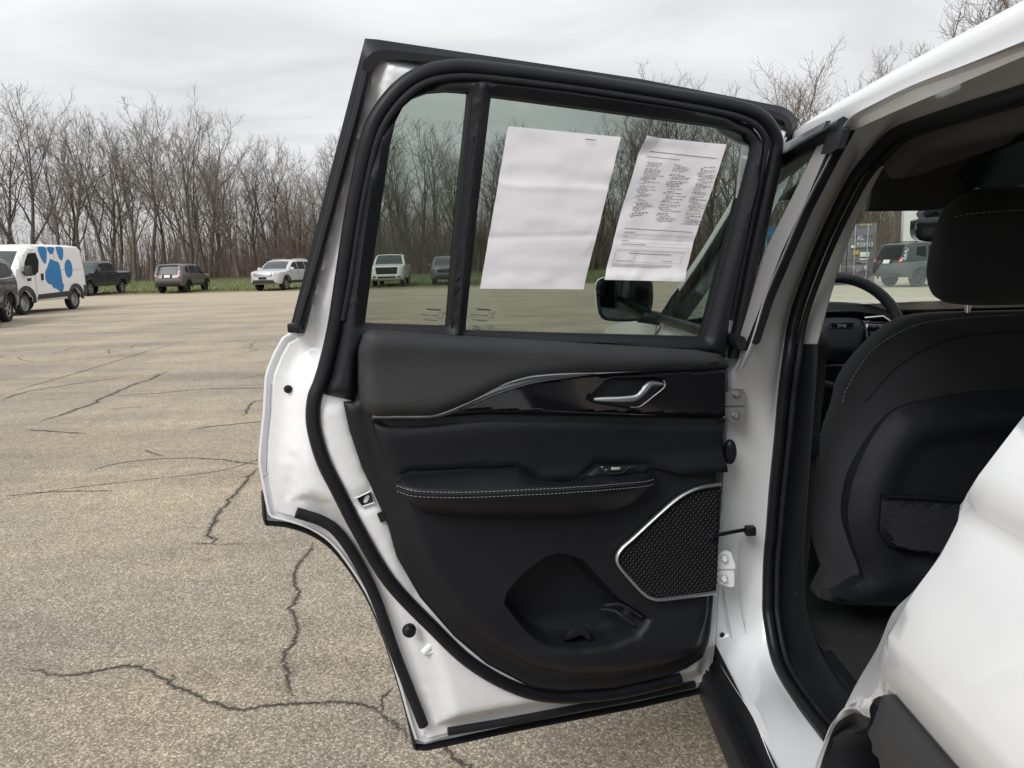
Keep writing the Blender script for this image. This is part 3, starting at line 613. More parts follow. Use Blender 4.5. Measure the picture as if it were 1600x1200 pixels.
def stitches(name, P, m, parent, dash_=.006, gap=.004, r=.0009):
    P = np.asarray(P); L = np.linalg.norm(np.diff(P, axis=0), axis=1).sum(); n = int(L / (dash_ + gap)); Q = by_length(P, n * 5 + 1); parts = []
    for i in range(n): parts.append(tube(Q[i * 5:i * 5 + 4:3], r, 4))
    V, F = merge(parts); return new_obj(name, V, F, m, parent, False)
def on_seat(pts, lift, Y=YB - .05): 
    q = SP(pts, Y); return smooth_curve(np.array([CM(SB - lift + (z_ - .8) * .05, t_, z_) for t_, z_ in q]), 6)
def snap(curve, target):
    """lay a curve down on an object's surface, seen along the car's length"""
    from mathutils.bvhtree import BVHTree
    me = target.data; bv = BVHTree.FromPolygons([v.co[:] for v in me.vertices], [p.vertices[:] for p in me.polygons]); o = []
    for p in curve:
        h = bv.ray_cast(Vector(p) - Vector(CA) * .4, Vector(CA))
        if h[0] is not None: o.append(np.array(h[0]) - CA * .0030)
    return np.array(o)
stitches('back_stitching', snap(on_seat([(1620,495),(1560,498),(1500,503),(1460,510),(1420,528),(1385,555),(1358,590),(1342,620),(1337,640)], .09), fs), thread, fs)
stitches('headrest_stitching', snap(on_seat([(1630,326),(1560,330),(1525,335),(1495,355),(1482,385),(1475,415),(1480,440),(1490,464)], .09), hr), thread, hr)
tube_obj('seam', snap(on_seat([(1620,520),(1560,522),(1500,530),(1455,545),(1415,570),(1385,600),(1362,630)], .09), fs), .002, dark, fs, sides=6)
# net pocket on the seat back
net = SP([(1385,778),(1440,780),(1500,784),(1560,788),(1560,872),(1440,868),(1395,858),(1380,835)], YB - .12)
def seatmap(u, v, w): return CM(SB - .112 - w + (v - .8) * .05, u, v)
npo = sheet('net_pocket', net, lambda u, v, d: .002 + .010 * sstep(d, 0, .02), seatmap, leather, fs, step=.02, skirt=.015, flip=True)
parts = []; mn, mx = net.min(0), net.max(0); stp = .0085
for k in range(-60, 90):
    for sg in (1, -1):
        a = np.array([(mn[0] + k * stp + (j * .004 * sg * 1.6), mn[1] + j * .004) for j in range(40)]); ins = sdf(a, net) > .007
        idx = np.where(ins)[0]
        if len(idx) > 3:
            q = a[idx[0]:idx[-1] + 1:4]
            if len(q) > 1: parts.append(tube(seatmap(q[:, 0], q[:, 1], np.full(len(q), .014)), .0011, 3, caps=False))
V, F = merge(parts); tag(new_obj('net_cords', V, F, mat('net_cord', (.022, .022, .026), .8), npo, False), kind='stuff')
tube_obj('net_hem', seatmap(net[:4, 0], net[:4, 1], np.full(4, .013)), .003, rubber, npo, sides=6)
# seat belt down the pillar
bp_ = smooth_curve(np.array([atY(1284, 540, 1.72), atY(1281, 600, 1.71), atY(1268, 720, 1.68), atY(1258, 850, 1.66), atY(1250, 930, 1.62)]), 4)
tube_obj('seat_belt', bp_, .002, mat('belt_webbing', (.02, .02, .022), .8, bump=.5, bscale=900), SUV, sides=6, up=CA, rx=.011)
box('belt_buckle', atY(1268, 695, 1.66), (.03, .02, .05), plastic, SUV)
# seat base side trim and rail, rear bench edge
box('seat_side_cover', CM(.38, -.385, .60), (.05, .42, .16), plastic, fs, bev=.02)
box('seat_cushion', CM(.45, cx, .62), (.50, .55, .22), fabric, fs, bev=.05)
box('seat_track', CM(.30, cx + .16, .47), (.05, .5, .07), darkmetal, fs)
rb = loft('rear_bench', [CM(np.array([-.34, -.36, -.42, -.8]) + a, -.30 - b, np.array([.50, .63, .695, .72]) - c) for a, b, c in ((-.10, -.02, .10), (-.03, .02, .03), (-.01, .06, .0), (0, .14, 0), (0, .8, 0), (-.02, 1.2, .01))], fabric, SUV, k=20)
stitches('bench_piping', smooth_curve([CM(-.372, -.315, .652), CM(-.365, -.345, .668), CM(-.40, -.37, .693)], 6), thread, rb, .006, .003)


# ---------------------------------------------------------------- the open rear side door (inside faces the camera)
AL = rad(19.0); DH = np.array([.4453, 1.55, 0.0])
DE = np.array([-math.cos(AL), -math.sin(AL), 0]); DN = np.array([math.sin(AL), -math.cos(AL), 0])
def w0(z):
    z = np.asarray(z, float); x = z - 1.17; return .17 * .5 * (x + np.sqrt(x * x + .002))
def DM(u, z, w):
    u, z, w = np.broadcast_arrays(np.asarray(u, float), np.asarray(z, float), np.asarray(w, float))
    return DH + u[..., None] * DE + z[..., None] * ZV + (w + w0(z))[..., None] * DN
def du1(x, y, w):
    z = 1.0
    for i in range(15):
        d = ray(x, y); P = CAM + d * (((DH + DN * (w + float(w0(z))) - CAM) @ DN) / (d @ DN)); z = P[2]
    return np.array(((P - DH) @ DE, z))
def DU(pts, w=0.0): return np.array([du1(p[0], p[1], (p[2] if len(p) > 2 else w)) for p in pts])
def D3(pts, w=0.0): return np.array([DM(*du1(p[0], p[1], (p[2] if len(p) > 2 else w)), (p[2] if len(p) > 2 else w)) for p in pts])
WO = [(590,68),(574,78),(560,140),(530,250),(500,360),(475,460),(462,515),(455,519),(441,527),(427,552),(416,580),(413,600),(411,640),(406,690),(404,720),(407,742),(411,765),(416,790),(422,808),
      (450,815),(485,827),(520,850),(555,893),(585,945),(610,1010),(630,1075),(643,1125),(651,1156),(664,1160),(700,1150),(800,1131),(900,1112),(1000,1093),(1100,1070),(1110,1060),(1118,1000),(1126,850),(1140,640),(1150,560),(1164,530),
      (1186,430),(1210,310),(1236,215),(1240,195),(1228,186),(1150,168),(1000,144),(850,120),(700,97),(620,78)]
QG = [(572,504),(586,400),(600,305),(612,225),(620,190),(632,167),(650,151),(672,144),(700,142),(733,144),(724,230),(716,300),(699,508)]
MG = [(769,150),(950,174),(1120,197),(1150,202),(1168,210),(1176,224),(1172,245),(1140,370),(1100,525),(900,520),(729,515),(748,330)]
wuv = DU(WO, -.055)
PLATE = [(556,628),(538,630),(547,673),(567,733),(583,767),(593,790),(607,820),(622,874),(657,935),(710,996),(762,1040),(832,1077),(880,1083),(960,1078),(1040,1060),(1075,1047),(1100,1030),(1110,1005),(1113,990),(1120,900),(1126,800),(1133,700),(1140,600),(1139,572),(1130,552),(1100,546),(900,534),(700,522),(580,514),(570,524),(563,545)]
pl_uv = DU(PLATE, .018)
big = DU([(548,640),(590,775),(625,868),(720,995),(835,1066),(960,1066),(1060,1040),(1095,1015),(1108,900),(1124,640),(1128,560),(1160,225),(1120,190),(780,140),(690,132),(640,140),(612,170),(575,330),(556,500)], 0.0)
emb = DU([(455,702),(450,788),(460,797),(516,796)], 0.0)
bulge = DU([(620,985),(660,960),(690,1000),(700,1040),(665,1030)], 0.0)
def white_relief(u, z, d):
    P = np.stack([u, z], 1); h = -.055 + .012 * sstep(d, .012, .016) + .045 * sstep(d, .030, .085)
    h = h - .007 * sstep(sdf(P, emb), -.004, .006)
    h = h + (np.maximum(h, -.020) - h) * sstep(z, 1.18, 1.28) * sstep(d, .020, .036)
    return h
dhole = sdf
def wr(u, z, d):       # relief measured from the outer edge only
    P = np.stack([u, z], 1); return white_relief(u, z, np.maximum(sdf(P, wuv_s), 0))
def grow(P, d):
    P = resample(P, .02); n = len(P); T = np.roll(P, -1, 0) - np.roll(P, 1, 0); T /= np.linalg.norm(T, axis=1)[:, None] + 1e-9
    Q = np.stack([T[:, 1], -T[:, 0]], 1); s = 1 if sdf((P + Q * .004)[:1], P)[0] < 0 else -1
    return P + Q * d * s
wuv_s = resample(wuv, .015)
door = sheet('rear_door', wuv, wr, DM, whitein, SUV, step=.010, holes=[big], skirt=.006, sharp=50, inner=.011, extra=[grow(wuv, -q) for q in (.012, .016, .030, .045, .060)])
door['label'] = 'open rear side door showing black trim, armrest and speaker grille'
# outer skin a little behind, its lower edge clad in black
oc = wuv.mean(0)
low = [p for p in WO[6:36]]
skin_o = DU([(462,515),(441,527),(427,552),(416,580),(412,600),(410,640),(405,690),(403,720),(406,742),(410,765),(414,812),(425,817),(450,820),(485,832),(518,855),(552,898),(581,948),(606,1013),(626,1078),(639,1128),(646,1166),(664,1166),(800,1137),(900,1118),(1000,1099),(1100,1076),(1112,1064),(1121,1000),(1129,850),(1143,640),(1153,560)], -.062)
sheet('outer_skin', skin_o, lambda u, z, d: -.066 - .055 * sstep(d, 0, .05), DM, white, door, step=.02, inner=.05, skirt=.004)
cl1 = D3([(411,768),(414,812),(425,817),(450,820),(485,832),(518,855),(552,898),(581,948),(606,1013),(626,1078),(639,1128),(647,1165)], -.064)
cl2 = D3([(647,1165),(664,1166),(800,1137),(900,1118),(1000,1099),(1100,1076),(1112,1066)], -.064)
for c in (cl1, cl2): tube_obj('lower_cladding_edge', smooth_curve(c, 4) if c is cl1 else c, .016, plastic, door, sides=8, up=DN, rx=.0035)
hem = D3([(455,522),(443,530),(430,553),(418,582),(415,602),(413,640),(408,690),(406,720),(409,742),(413,765),(418,790),(424,806),(450,813),(484,825),(518,848),(552,892),(582,944),(607,1010),(627,1075),(641,1125),(650,1154)], -.049)
tube_obj('hem_fold', smooth_curve(hem, 3), .0035, whitein, door, sides=6, up=DN, rx=.0028)
# hem sealer seam, dust line, panel seam
seam = D3([(424,600),(423,640),(418,690),(416,735),(418,742),(411,746)], -.0475)
tube_obj('hem_seam', seam, .0008, mat('seam_grey', (.25, .25, .25), .7), door, sides=5)
# black frame moulding round the upper half (outer weatherstrip)
fo = [(452,517),(570,60),(580,60),(700,78),(850,100),(1000,123),(1150,152),(1225,167),(1245,180),(1248,198),(1240,222),(1222,262),(1212,300),(1190,400),(1168,500),(1156,542)]
fi = [(472,521),(570,120),(598,92),(700,98),(850,121),(1000,145),(1150,170),(1205,182),(1226,190),(1230,200),(1222,225),(1208,262),(1198,300),(1178,400),(1158,500),(1150,545)]
fm_ = [tuple(.5 * (np.array(a) + np.array(b))) for a, b in zip(fo, fi)]
def frows():
    A = D3(fo, -.075); A2 = D3(fo, -.045); M = D3(fm_, -.035); M2 = D3(fm_, -.022); Bq = D3(fi, -.020); B2 = D3(fi, -.06)
    return [A, A2, M, M2, Bq, B2]
G = np.array([resample(r, .02, False) if False else by_length(r, 90) for r in [np.vstack([r]) for r in frows()]])
k = 90; F = [(i * k + c, i * k + c + 1, (i + 1) * k + c + 1, (i + 1) * k + c) for i in range(5) for c in range(k - 1)]
new_obj('frame_moulding', G.reshape(-1, 3), F, rubber, door, True, 35)
ws = D3([(463,519,-.02),(500,390,-.018),(535,258,-.016),(560,165,-.016),(572,112,-.018)]); tube_obj('frame_weatherstrip', smooth_curve(ws, 5), .008, dullrub, door, sides=8, up=DN, rx=.007)
V, F = boxmesh(DM(*du1(461, 512, -.02), -.02), (.022, .02, .016), .004); new_obj('strip_end_clip', V, F, rubber, door)
# main door seal
SEAL = [(1062,1060),(1030,1068),(960,1083),(872,1089),(806,1075),(736,1036),(675,979),(609,909),(561,830),(527,764),(506,722),(493,680),(489,650),(492,620),(501,597),(513,555),(525,500),(537,420),(548,350),(559,290),(579,205),(610,153),(650,120),(700,106),(760,108),(900,126),(1050,149),(1150,166),(1192,184),(1212,215),(1210,245),(1196,310),(1176,400),(1156,500),(1146,560)]
tube_obj('door_seal', smooth_curve(D3(SEAL, .004), 5), .013, rubber, door, sides=10, up=DN, rx=.0125)
slip = [(x, y) for x, y in SEAL]
up_in = [(536,500),(550,425),(561,352),(572,292),(592,212),(622,163),(658,133),(702,121),(760,122),(900,139),(1050,162),(1140,179),(1178,194),(1196,218),(1194,245),(1182,310),(1162,400),(1142,500)]
tube_obj('seal_lip', smooth_curve(D3(up_in, .012), 5), .006, dullrub, door, sides=8, up=DN, rx=.006)
# lower weather strip near the edge
tube_obj('edge_weatherstrip', smooth_curve(D3([(463,801),(480,806),(505,815),(528,832),(557,874),(587,935),(618,1022),(640,1078),(662,1134)], -.030), 4), .008, dullrub, door, sides=8, up=DN, rx=.010)
tube_obj('edge_weatherstrip', smooth_curve(D3([(700,1143),(800,1126),(900,1107),(1000,1088),(1085,1069)], -.030), 4), .007, dullrub, door, sides=8, up=DN, rx=.0085)
# inside window frame trim with the two openings
TO = [(508,618),(520,580),(532,520),(545,440),(556,360),(568,290),(590,210),(622,160),(660,130),(702,118),(760,119),(900,136),(1050,159),(1140,176),(1182,194),(1200,220),(1197,250),(1184,320),(1164,410),(1146,500),(1140,560),(900,545),(575,530),(563,560),(558,629)]
tr = DU(TO, .02); qg = DU(QG, .012); mg = DU(MG, .012)
holes_ = [grow(qg, .0015), grow(mg, .0015)]
def trimrel(u, z, d):
    P = np.stack([u, z], 1); dh = np.minimum(-sdf(P, holes_[0]), -sdf(P, holes_[1])); do = sdf(P, tr)
    return .006 + .020 * sstep(do, 0, .014) - .016 * (1 - sstep(dh, 0, .022))
sheet('window_frame_trim', tr, trimrel, DM, plastic, door, step=.008, holes=holes_, skirt=.020, sharp=60, extra=[grow(h, q) for h in holes_ for q in (.004, .009, .015, .022)])
bar = DU([(740,146),(762,149),(742,330),(722,516),(706,514),(722,330)], .02)
sheet('division_bar', bar, lambda u, z, d: .016 + .006 * sstep(d, 0, .006), DM, rubber, door, step=.012, skirt=.02)
sheet('quarter_window', grow(qg, .006), 0.002, DM, tint, door, step=.05, skirt=.004, back=True)
sheet('side_window', grow(mg, .006), 0.002, DM, tint, door, step=.05, skirt=.004, back=True)
for q, x0 in (('a', 655), ('b', 733)):
    parts = []
    for (ox, oy, wd, hg) in ((12,-1,22,2.2),(2,8,26,1.0),(6,16,22,1.0),(6,26,10,1.4),(6,30,12,1.2)):
        a = D3([(x0+ox, 483+oy),(x0+ox+wd, 484.5+oy),(x0+ox+wd, 484.5+oy+hg),(x0+ox, 483+oy+hg)], .0075); parts.append((a, [(0, 1, 2, 3)]))
    for (ox, oy, r_) in ((33,9,4.2),(39,5,2.0),(34,27,3.0)):
        ring = D3([(x0+ox+r_*math.cos(t), 484+oy+r_*math.sin(t)) for t in np.linspace(0, 2*math.pi, 13)[:-1]], .0075); V, F = tube(ring, .0004, 4, True); parts.append((V, F))
    V, F = merge(parts); new_obj('etched_glass_mark', V, F, mat('etch', (.05, .055, .05), .7), door, False)
# ---- trim panel pieces
POCK = DU([(786,938),(790,922),(812,895),(848,868),(872,862),(905,872),(935,905),(965,935),(1000,957),(1008,964),(988,985),(950,1000),(900,1006),(860,1004),(838,996),(815,975)], .03)
PAN = DU([(572,640),(585,700),(603,765),(625,830),(655,900),(700,960),(755,1010),(820,1048),(880,1062),(960,1060),(1040,1045),(1080,1030),(1100,1010),(1112,960),(1126,800),(1136,640),(1136,590),(900,560),(580,545)], .03)
lipline = DU([(640,800),(700,812),(880,816),(960,806),(1000,790)], .03)
def cardrel(u, z, d):
    P = np.stack([u, z], 1); p = sdf(P, PAN); k = sdf(P, POCK)
    h = .012 + .008 * sstep(d, 0, .010) + .024 * sstep(p, -.002, .030)
    h += .016 * sstep(-z, -.63, -.56) * sstep(p, .01, .05)                  # pocket front swells out at the bottom
    h -= .070 * sstep(k, -.003, .007)
    return h
sheet('door_card', pl_uv, cardrel, DM, plastic, door, step=.007, skirt=.02, sharp=70, inner=.0075, extra=[grow(POCK, q) for q in (.003, 0, -.003, -.007)])
PAD = [(566,632),(563,600),(564,548),(571,524),(582,517),(700,525),(900,537),(1100,549),(1128,554),(1137,566),(1139,575),(1000,582),(900,586),(830,594),(790,604),(740,627),(700,643),(675,651),(585,652),(572,644)]
def padrel(u, z, d): return .047 + .014 * sstep(d, 0, .022) ** .6 + .012 * sstep(1.17 - z, 0, .10)
sheet('upper_pad', DU(PAD, .055), padrel, DM, softpad, door, step=.010, skirt=.025, sharp=60)
BEZ = [(581,646),(675,645),(700,639),(740,622),(790,600),(830,590),(900,582),(1000,577),(1139,571),(1137,655),(1000,653),(900,651),(760,649),(700,653),(640,657),(582,657)]
bz = DU(BEZ, .052)
CUP = DU([(918,622),(945,596),(955,592),(1020,590),(1040,593),(1041,602),(1030,612),(1000,635),(985,638),(925,628)], .052)
sheet('bezel_panel', bz, lambda u, z, d: .044 + .010 * sstep(d, 0, .008) - .022 * sstep(sdf(np.stack([u, z], 1), CUP), -.002, .008), DM, piano, door, step=.006, skirt=.02, sharp=60, extra=[grow(bz, -.004), grow(bz, -.008), grow(CUP, .002), grow(CUP, -.003), grow(CUP, -.008)])
sp1 = D3([(582,651),(630,651),(672,650),(700,643),(740,625),(770,611),(800,600),(830,593),(870,588),(920,584),(1000,580)], .058)
wd = np.interp(np.linspace(0, 1, 61), [0, .2, .3, .5, .62, .8, 1], [.0038, .0045, .0080, .0105, .0075, .003, .001])
tube_obj('bezel_strip', by_length(smooth_curve(sp1, 6), 61), .0035, mat('smoked_chrome', (.26, .265, .28), .16, metal=.9), door, sides=8, up=DN, rx=wd)
hp = [(928,624,.068),(950,624,.072),(975,623.5,.075),(994,621,.076),(1004,613,.075),(1012,604,.072),(1018,600,.066),(1034,600,.058)]
hw = np.interp(np.linspace(0, 1, 41), [0, .08, .5, .7, .85, 1], [.003, .0045, .0060, .0075, .0055, .003])
hnd = tube_obj('inner_handle', by_length(smooth_curve(D3(hp), 6), 41), .005, satin, door, sides=10, up=DN, rx=hw)
tube_obj('handle_edge', smooth_curve(D3([(985,636,.058),(1000,635,.058),(1020,620,.058),(1036,607,.058),(1039,600,.056),(1037,594,.055)]), 4), .0014, satin, door, sides=6)
sheet('handle_wing', DU([(922,618),(946,597),(957,593),(948,615)], .04), lambda u, z, d: .036 + .006 * sstep(d, 0, .006), DM, plastic, door, step=.008, skirt=.01)
MID = [(584,662),(640,664),(760,655),(900,657),(1134,660),(1131,735),(1060,738),(1010,728),(930,728),(905,748),(850,752),(800,735),(640,742),(622,748),(604,720),(592,690)]
md = DU(MID, .045)
def midrel(u, z, d): return .040 + .008 * sstep(d, 0, .012) + .002 * sstep(z, .985, 1.03) + .020 * sstep(.95 - z, 0, .06)
sheet('leather_insert', md, midrel, DM, leather, door, step=.009, skirt=.02, sharp=60)
# armrest: rows from the back of its top, over the edge, down to the tuck underneath
ar = [[(628,752,.045),(640,742,.045),(720,736,.045),(800,730,.045),(815,733,.045),(840,748,.045),(880,752,.045),(905,746,.045),(925,731,.045),(960,727,.045),(1012,723,.045),(1016,728,.048)],
      [(622,752,.062),(640,748,.070),(720,745,.072),(800,741,.072),(815,744,.074),(840,752,.076),(880,755,.076),(905,753,.076),(925,746,.074),(960,743,.074),(1010,738,.072),(1022,738,.058)],
      [(619,758,.072),(645,762,.094),(720,764,.100),(800,761,.102),(815,761,.102),(840,760,.103),(880,759,.103),(905,758,.103),(925,757,.103),(960,754,.102),(1005,750,.092),(1024,746,.066)],
      [(620,763,.074),(650,771,.100),(720,773,.107),(800,770,.110),(815,769,.110),(840,768,.110),(880,766,.110),(905,764,.110),(925,763,.110),(960,760,.108),(1005,756,.098),(1023,752,.068)],
      [(624,769,.072),(655,782,.098),(720,788,.104),(800,786,.107),(815,786,.107),(840,785,.107),(880,783,.107),(905,782,.107),(925,780,.106),(960,776,.102),(995,770,.088),(1017,761,.066)],
      [(632,777,.058),(660,796,.074),(720,804,.078),(800,806,.080),(815,806,.080),(840,806,.080),(880,805,.080),(905,803,.080),(925,800,.078),(960,795,.074),(990,785,.066),(1012,768,.056)],
      [(640,784,.036),(668,803,.036),(720,811,.036),(800,813,.036),(815,813,.036),(840,813,.036),(880,812,.036),(905,810,.036),(925,807,.036),(960,800,.036),(988,790,.036),(1008,775,.036)]]
arm = pairloft('armrest', [D3(r) for r in ar], leather, door, sub=5)
def lift(r, w): return [(x, y, q + w) for x, y, q in r]
s1 = smooth_curve(D3(lift(ar[3], .0030)), 6); stitches('armrest_stitching', s1 + ZV * .004, thread, arm, .0045, .0025, .00042)
stitches('armrest_stitching', s1 - ZV * .0052, thread, arm, .0045, .0025, .00042)
tube_obj('armrest_seam', s1 - ZV * .0008 - DN * .0018, .0013, dark, arm, sides=6)
sw_ = DU([(906,745),(930,729),(1010,724),(1008,738),(960,744),(925,747)], .062)
swp = sheet('switch_panel', sw_, lambda u, z, d: .072 + .004 * sstep(d, 0, .004), DM, leather, door, step=.006, skirt=.012)
tube_obj('switch_well', smooth_curve(D3([(936,728,.080),(950,739,.082),(972,738,.082),(985,728,.080)]), 3), .0012, darkmetal, swp, sides=6)
V, F = boxmesh((0, 0, 0), (.018, .006, .006), .002); new_obj('window_switch', np.array(V) + DM(*du1(962, 732, .080), .080), F, satin, swp)
for x, y in ((941,729.5),(947,734)): 
    V, F = boxmesh((0, 0, 0), (.004, .002, .002), .0005); new_obj('switch_mark', np.array(V) + DM(*du1(x, y, .082), .082), F, chrome, swp)
# speaker: satin surround, dark field and honeycomb
SPK = [(1126,757),(1105,760),(1085,765),(1060,778),(1030,803),(990,840),(972,856),(964,870),(967,884),(985,906),(1005,927),(1018,935),(1035,937),(1075,932),(1118,926)]
tube_obj('speaker_surround', smooth_curve(D3(SPK, .054), 4), .005, satin, door, sides=8, up=DN, rx=.0036)
sf = smooth_curve(DU(SPK, .045), 3); sf = np.vstack([sf])
fld = sheet('speaker_field', sf, .047, DM, dark, door, step=.02, skirt=.01)
parts = []; mn, mx = sf.min(0), sf.max(0); pw, ph = .0115, .0062
def inside(p): return sdf(np.array([p]), sf)[0] > .003
cells = [(mn[0] + (i + .5 * (j % 2)) * pw, mn[1] + j * ph) for j in range(int((mx[1] - mn[1]) / ph) + 1) for i in range(int((mx[0] - mn[0]) / pw) + 1)]
sdc = sdf(np.array(cells), sf)
for (cu_, cv_), sd_ in zip(cells, sdc):
    if sd_ < .005: continue
    hexo = np.array([(cu_ + .50 * pw * math.cos(t), cv_ + .62 * ph * math.sin(t)) for t in (0, 1.05, 2.09, 3.14, 4.19, 5.24)]); hexi = np.array([(cu_, cv_)]) + (hexo - (cu_, cv_)) * .62
    a = DM(hexo[:, 0], hexo[:, 1], np.full(6, .0505)); b = DM(hexi[:, 0], hexi[:, 1] - .0004, np.full(6, .0522)); c = DM(hexi[:, 0], hexi[:, 1], np.full(6, .048))
    parts.append((np.vstack([a, b, c]), [(i, (i + 1) % 6, 6 + (i + 1) % 6, 6 + i) for i in range(6)] + [(6 + i, 6 + (i + 1) % 6, 12 + (i + 1) % 6, 12 + i) for i in range(6)]))
V, F = merge(parts); tag(new_obj('speaker_honeycomb', V, F, mat('grille_plastic', (.006, .0065, .009), .7), fld, False), kind='stuff')
# cup holder in the pocket
loft('cup_holder', [D3([(880,1000,w_),(893,984+k_,w_),(908,978+k_,w_),(918,985+k_,w_),(925,999,w_)]) for w_, k_ in ((-.02, 0), (.03, 0), (.036, 4), (.036, 14))], plastic, door, k=18)
tube_obj('cup_rim', smooth_curve(D3([(945,946,.012),(968,944,.02),(985,952,.03),(1003,964,.038)]), 4), .004, plastic, door, sides=8)
tube_obj('cup_rim', smooth_curve(D3([(938,952,.012),(958,954,.02),(972,962,.03),(990,976,.040)]), 4), .004, plastic, door, sides=8)
# latch, holes, plugs, bolts
lt = DU([(557,778),(578,768),(585,785),(566,792)], .004); sheet('latch', lt, lambda u, z, d: .006 - .006 * sstep(d, .002, .005), DM, dark, door, step=.01, skirt=.004)
wpan = DU([(505,622),(541,632),(551,673),(570,733),(586,767),(596,790),(610,820),(625,874),(660,935),(713,996),(765,1040),(835,1077),(806,1071),(740,1032),(680,974),(615,905),(567,826),(533,760),(512,718),(499,680),(496,650)], .004)
sheet('latch_panel', wpan, lambda u, z, d: .000 + .008 * sstep(d, 0, .012), DM, whitein, door, step=.012, skirt=.004, holes=[lt])
tube_obj('latch_frame', smooth_curve(D3([(557,778),(578,768),(585,785),(566,792)], .0085), 1, True), .0018, whitein, door, sides=6, closed=True)
lp = DU([(588,801),(596,797),(603,811),(594,815)], .004); sheet('slot', lp, .0115, DM, dark, door, step=.01, skirt=.002)
def disc(name, x, y, w, r, m, h=.006, prof=None):
    c = DM(*du1(x, y, w), w); V, F = lathe(prof or [(0, h), (r * .6, h), (r * .9, h * .7), (r, 0)], c, DN, 20); return new_obj(name, V, F, m, door)
disc('hole_plug', 450, 608, -.034, .0072, dullrub, .003)
disc('rubber_buffer', 639, 984, -.008, .013, rubber, .016, [(0, .016), (.008, .016), (.010, .010), (.0115, .009), (.013, .004), (.013, 0)])
disc('drain_plug', 1128, 992, .0, .006, dullrub, .003)
tube_obj('pressed_bead', smooth_curve(D3([(662,1020),(672,1010),(682,1002)], -.012), 4), .006, whitein, door, sides=8, up=DN, rx=.008)
tube_obj('pressed_bead', smooth_curve(D3([(662,1021),(680,1017),(692,1014)], -.012), 4), .005, whitein, door, sides=8, up=DN, rx=.005)
tube_obj('scuff', D3([(533,740,.002),(540,752,.002),(548,765,.002)]), .0015, dark, door, sides=5)
# hinges and check strap between door and pillar
for hy, fl in ((632, 1), (888, 1)):
    c = atY(1146 if hy < 700 else 1128, hy, 1.515); g = []
    hb = sheet('hinge', [(-.02, -.002), (.026, -.002), (.028, .004), (.018, .034), (.010, .038), (.0, .036), (-.02, .02)], .0, lambda u, v, w: c + np.outer(u, CN) + np.outer(v, ZV) - np.outer(w, CA) , satin if hy < 700 else whitein, SUV, step=.02, skirt=.005)
    sheet('hinge_leaf', [(-.02, -.006), (.024, -.006), (.026, -.010), (.026, -.04), (.020, -.042), (.0, -.036), (-.02, -.02)], .0, lambda u, v, w: c + np.outer(u, CN) + np.outer(v, ZV) - np.outer(w, CA), satin if hy < 700 else whitein, hb, step=.02, skirt=.005)
    for dz in (.022, -.022):
        V, F = lathe([(0, .009), (.005, .009), (.0065, .007), (.0065, 0), (.010, 0), (.010, -.003)], c + CN * .004 + ZV * dz, -CA, 6); new_obj('hinge_bolt', V, F, satin if hy < 700 else whitein, hb, True, 20)
c = atY(1140, 706, 1.52); V, F = lathe([(0, .010), (.010, .010), (.013, .006), (.014, 0)], (0, 0, 0), -CA, 20); V = np.array(V) * np.array((1, 1, 1.9)); new_obj('wiring_grommet', V + c, F, rubber, SUV)
tube_obj('check_strap', smooth_curve(np.array([atY(1110, 838, 1.46), atY(1130, 834, 1.50), atY(1150, 830, 1.55), atY(1163, 828, 1.575)]), 4), .0045, rubber, door, sides=8, up=ZV, rx=.004)
box('strap_bracket', atY(1172, 829, 1.575), (.022, .02, .020), rubber, door, bev=.004)

# ================================================================== PAPERS ON THE GLASS
def paper(name, corners, w, label, relief):
    A = [np.array(D3([c], w)[0]) for c in corners]; nx, ny = 40, 60; V = []
    for j in range(ny + 1):
        for i in range(nx + 1):
            a, b = i / nx, j / ny; p = (A[0] * (1 - a) + A[1] * a) * (1 - b) + (A[3] * (1 - a) + A[2] * a) * b
            V.append(p + DN * relief(a, b))
    F = [(j * (nx + 1) + i, j * (nx + 1) + i + 1, (j + 1) * (nx + 1) + i + 1, (j + 1) * (nx + 1) + i) for j in range(ny) for i in range(nx)]
    n = len(V); V = V + [v - DN * .0003 for v in V]; F = F + [tuple(i + n for i in f[::-1]) for f in F]
    o = new_obj(name, V, F, paperm, None, True, 80); return tag(o, label, 'paper'), A
def nz(a, b, s, k): 
    from mathutils import noise
    return noise.noise(Vector((a * s + k, b * s * 1.3 - k, k * 2.1)))
pA, _ = paper('paper_sheet', [(794,197),(970,214),(912,452),(750,451)], .0105, 'blank creased white paper sheet taped inside the door window',
    lambda a, b: .0022 * nz(a, b, 2.2, 1) + .0016 * nz(a * .6, b * 2, 4, 5) + .0011 * math.exp(-((b - .34 - .03 * nz(a, 0, 2, 3)) / .018) ** 2) - .0013 * math.exp(-((b - .655 + .04 * (a - .5)) / .014) ** 2) + .0012 * nz(a, b, 9, 8) * (1 if min(a, 1 - a) < .08 or b > .9 else .3))
tube_obj('staple', D3([(915,217.5),(921,218),(931,219)], .0145), .0007, mat('staple_steel', (.18, .2, .24), .3, metal=.9), pA, sides=6)
rB = lambda a, b: .006 * math.sin(b * 7 + .6) * .4 + .0022 * nz(a, b, 2.6, 11) + .0010 * nz(a, b, 8, 4) + .005 * sstep(b, .90, 1.0) * (1 + .6 * nz(a, b, 6, 2)) + .004 * sstep(1 - b, .93, 1.0) * (1 - a) - .0016 * math.exp(-((b - .70) / .03) ** 2)
CB_ = [(1004,214),(1134,226),(1066,440),(942,437)]
pB, AB = paper('printed_form', CB_, .014, 'narrow curled paper form with columns of small print taped inside the door window', lambda a, b: rB(a, b) + .010 * (1 - sstep(a, 0, .22)) * (1 - sstep(b, .02, .12)))
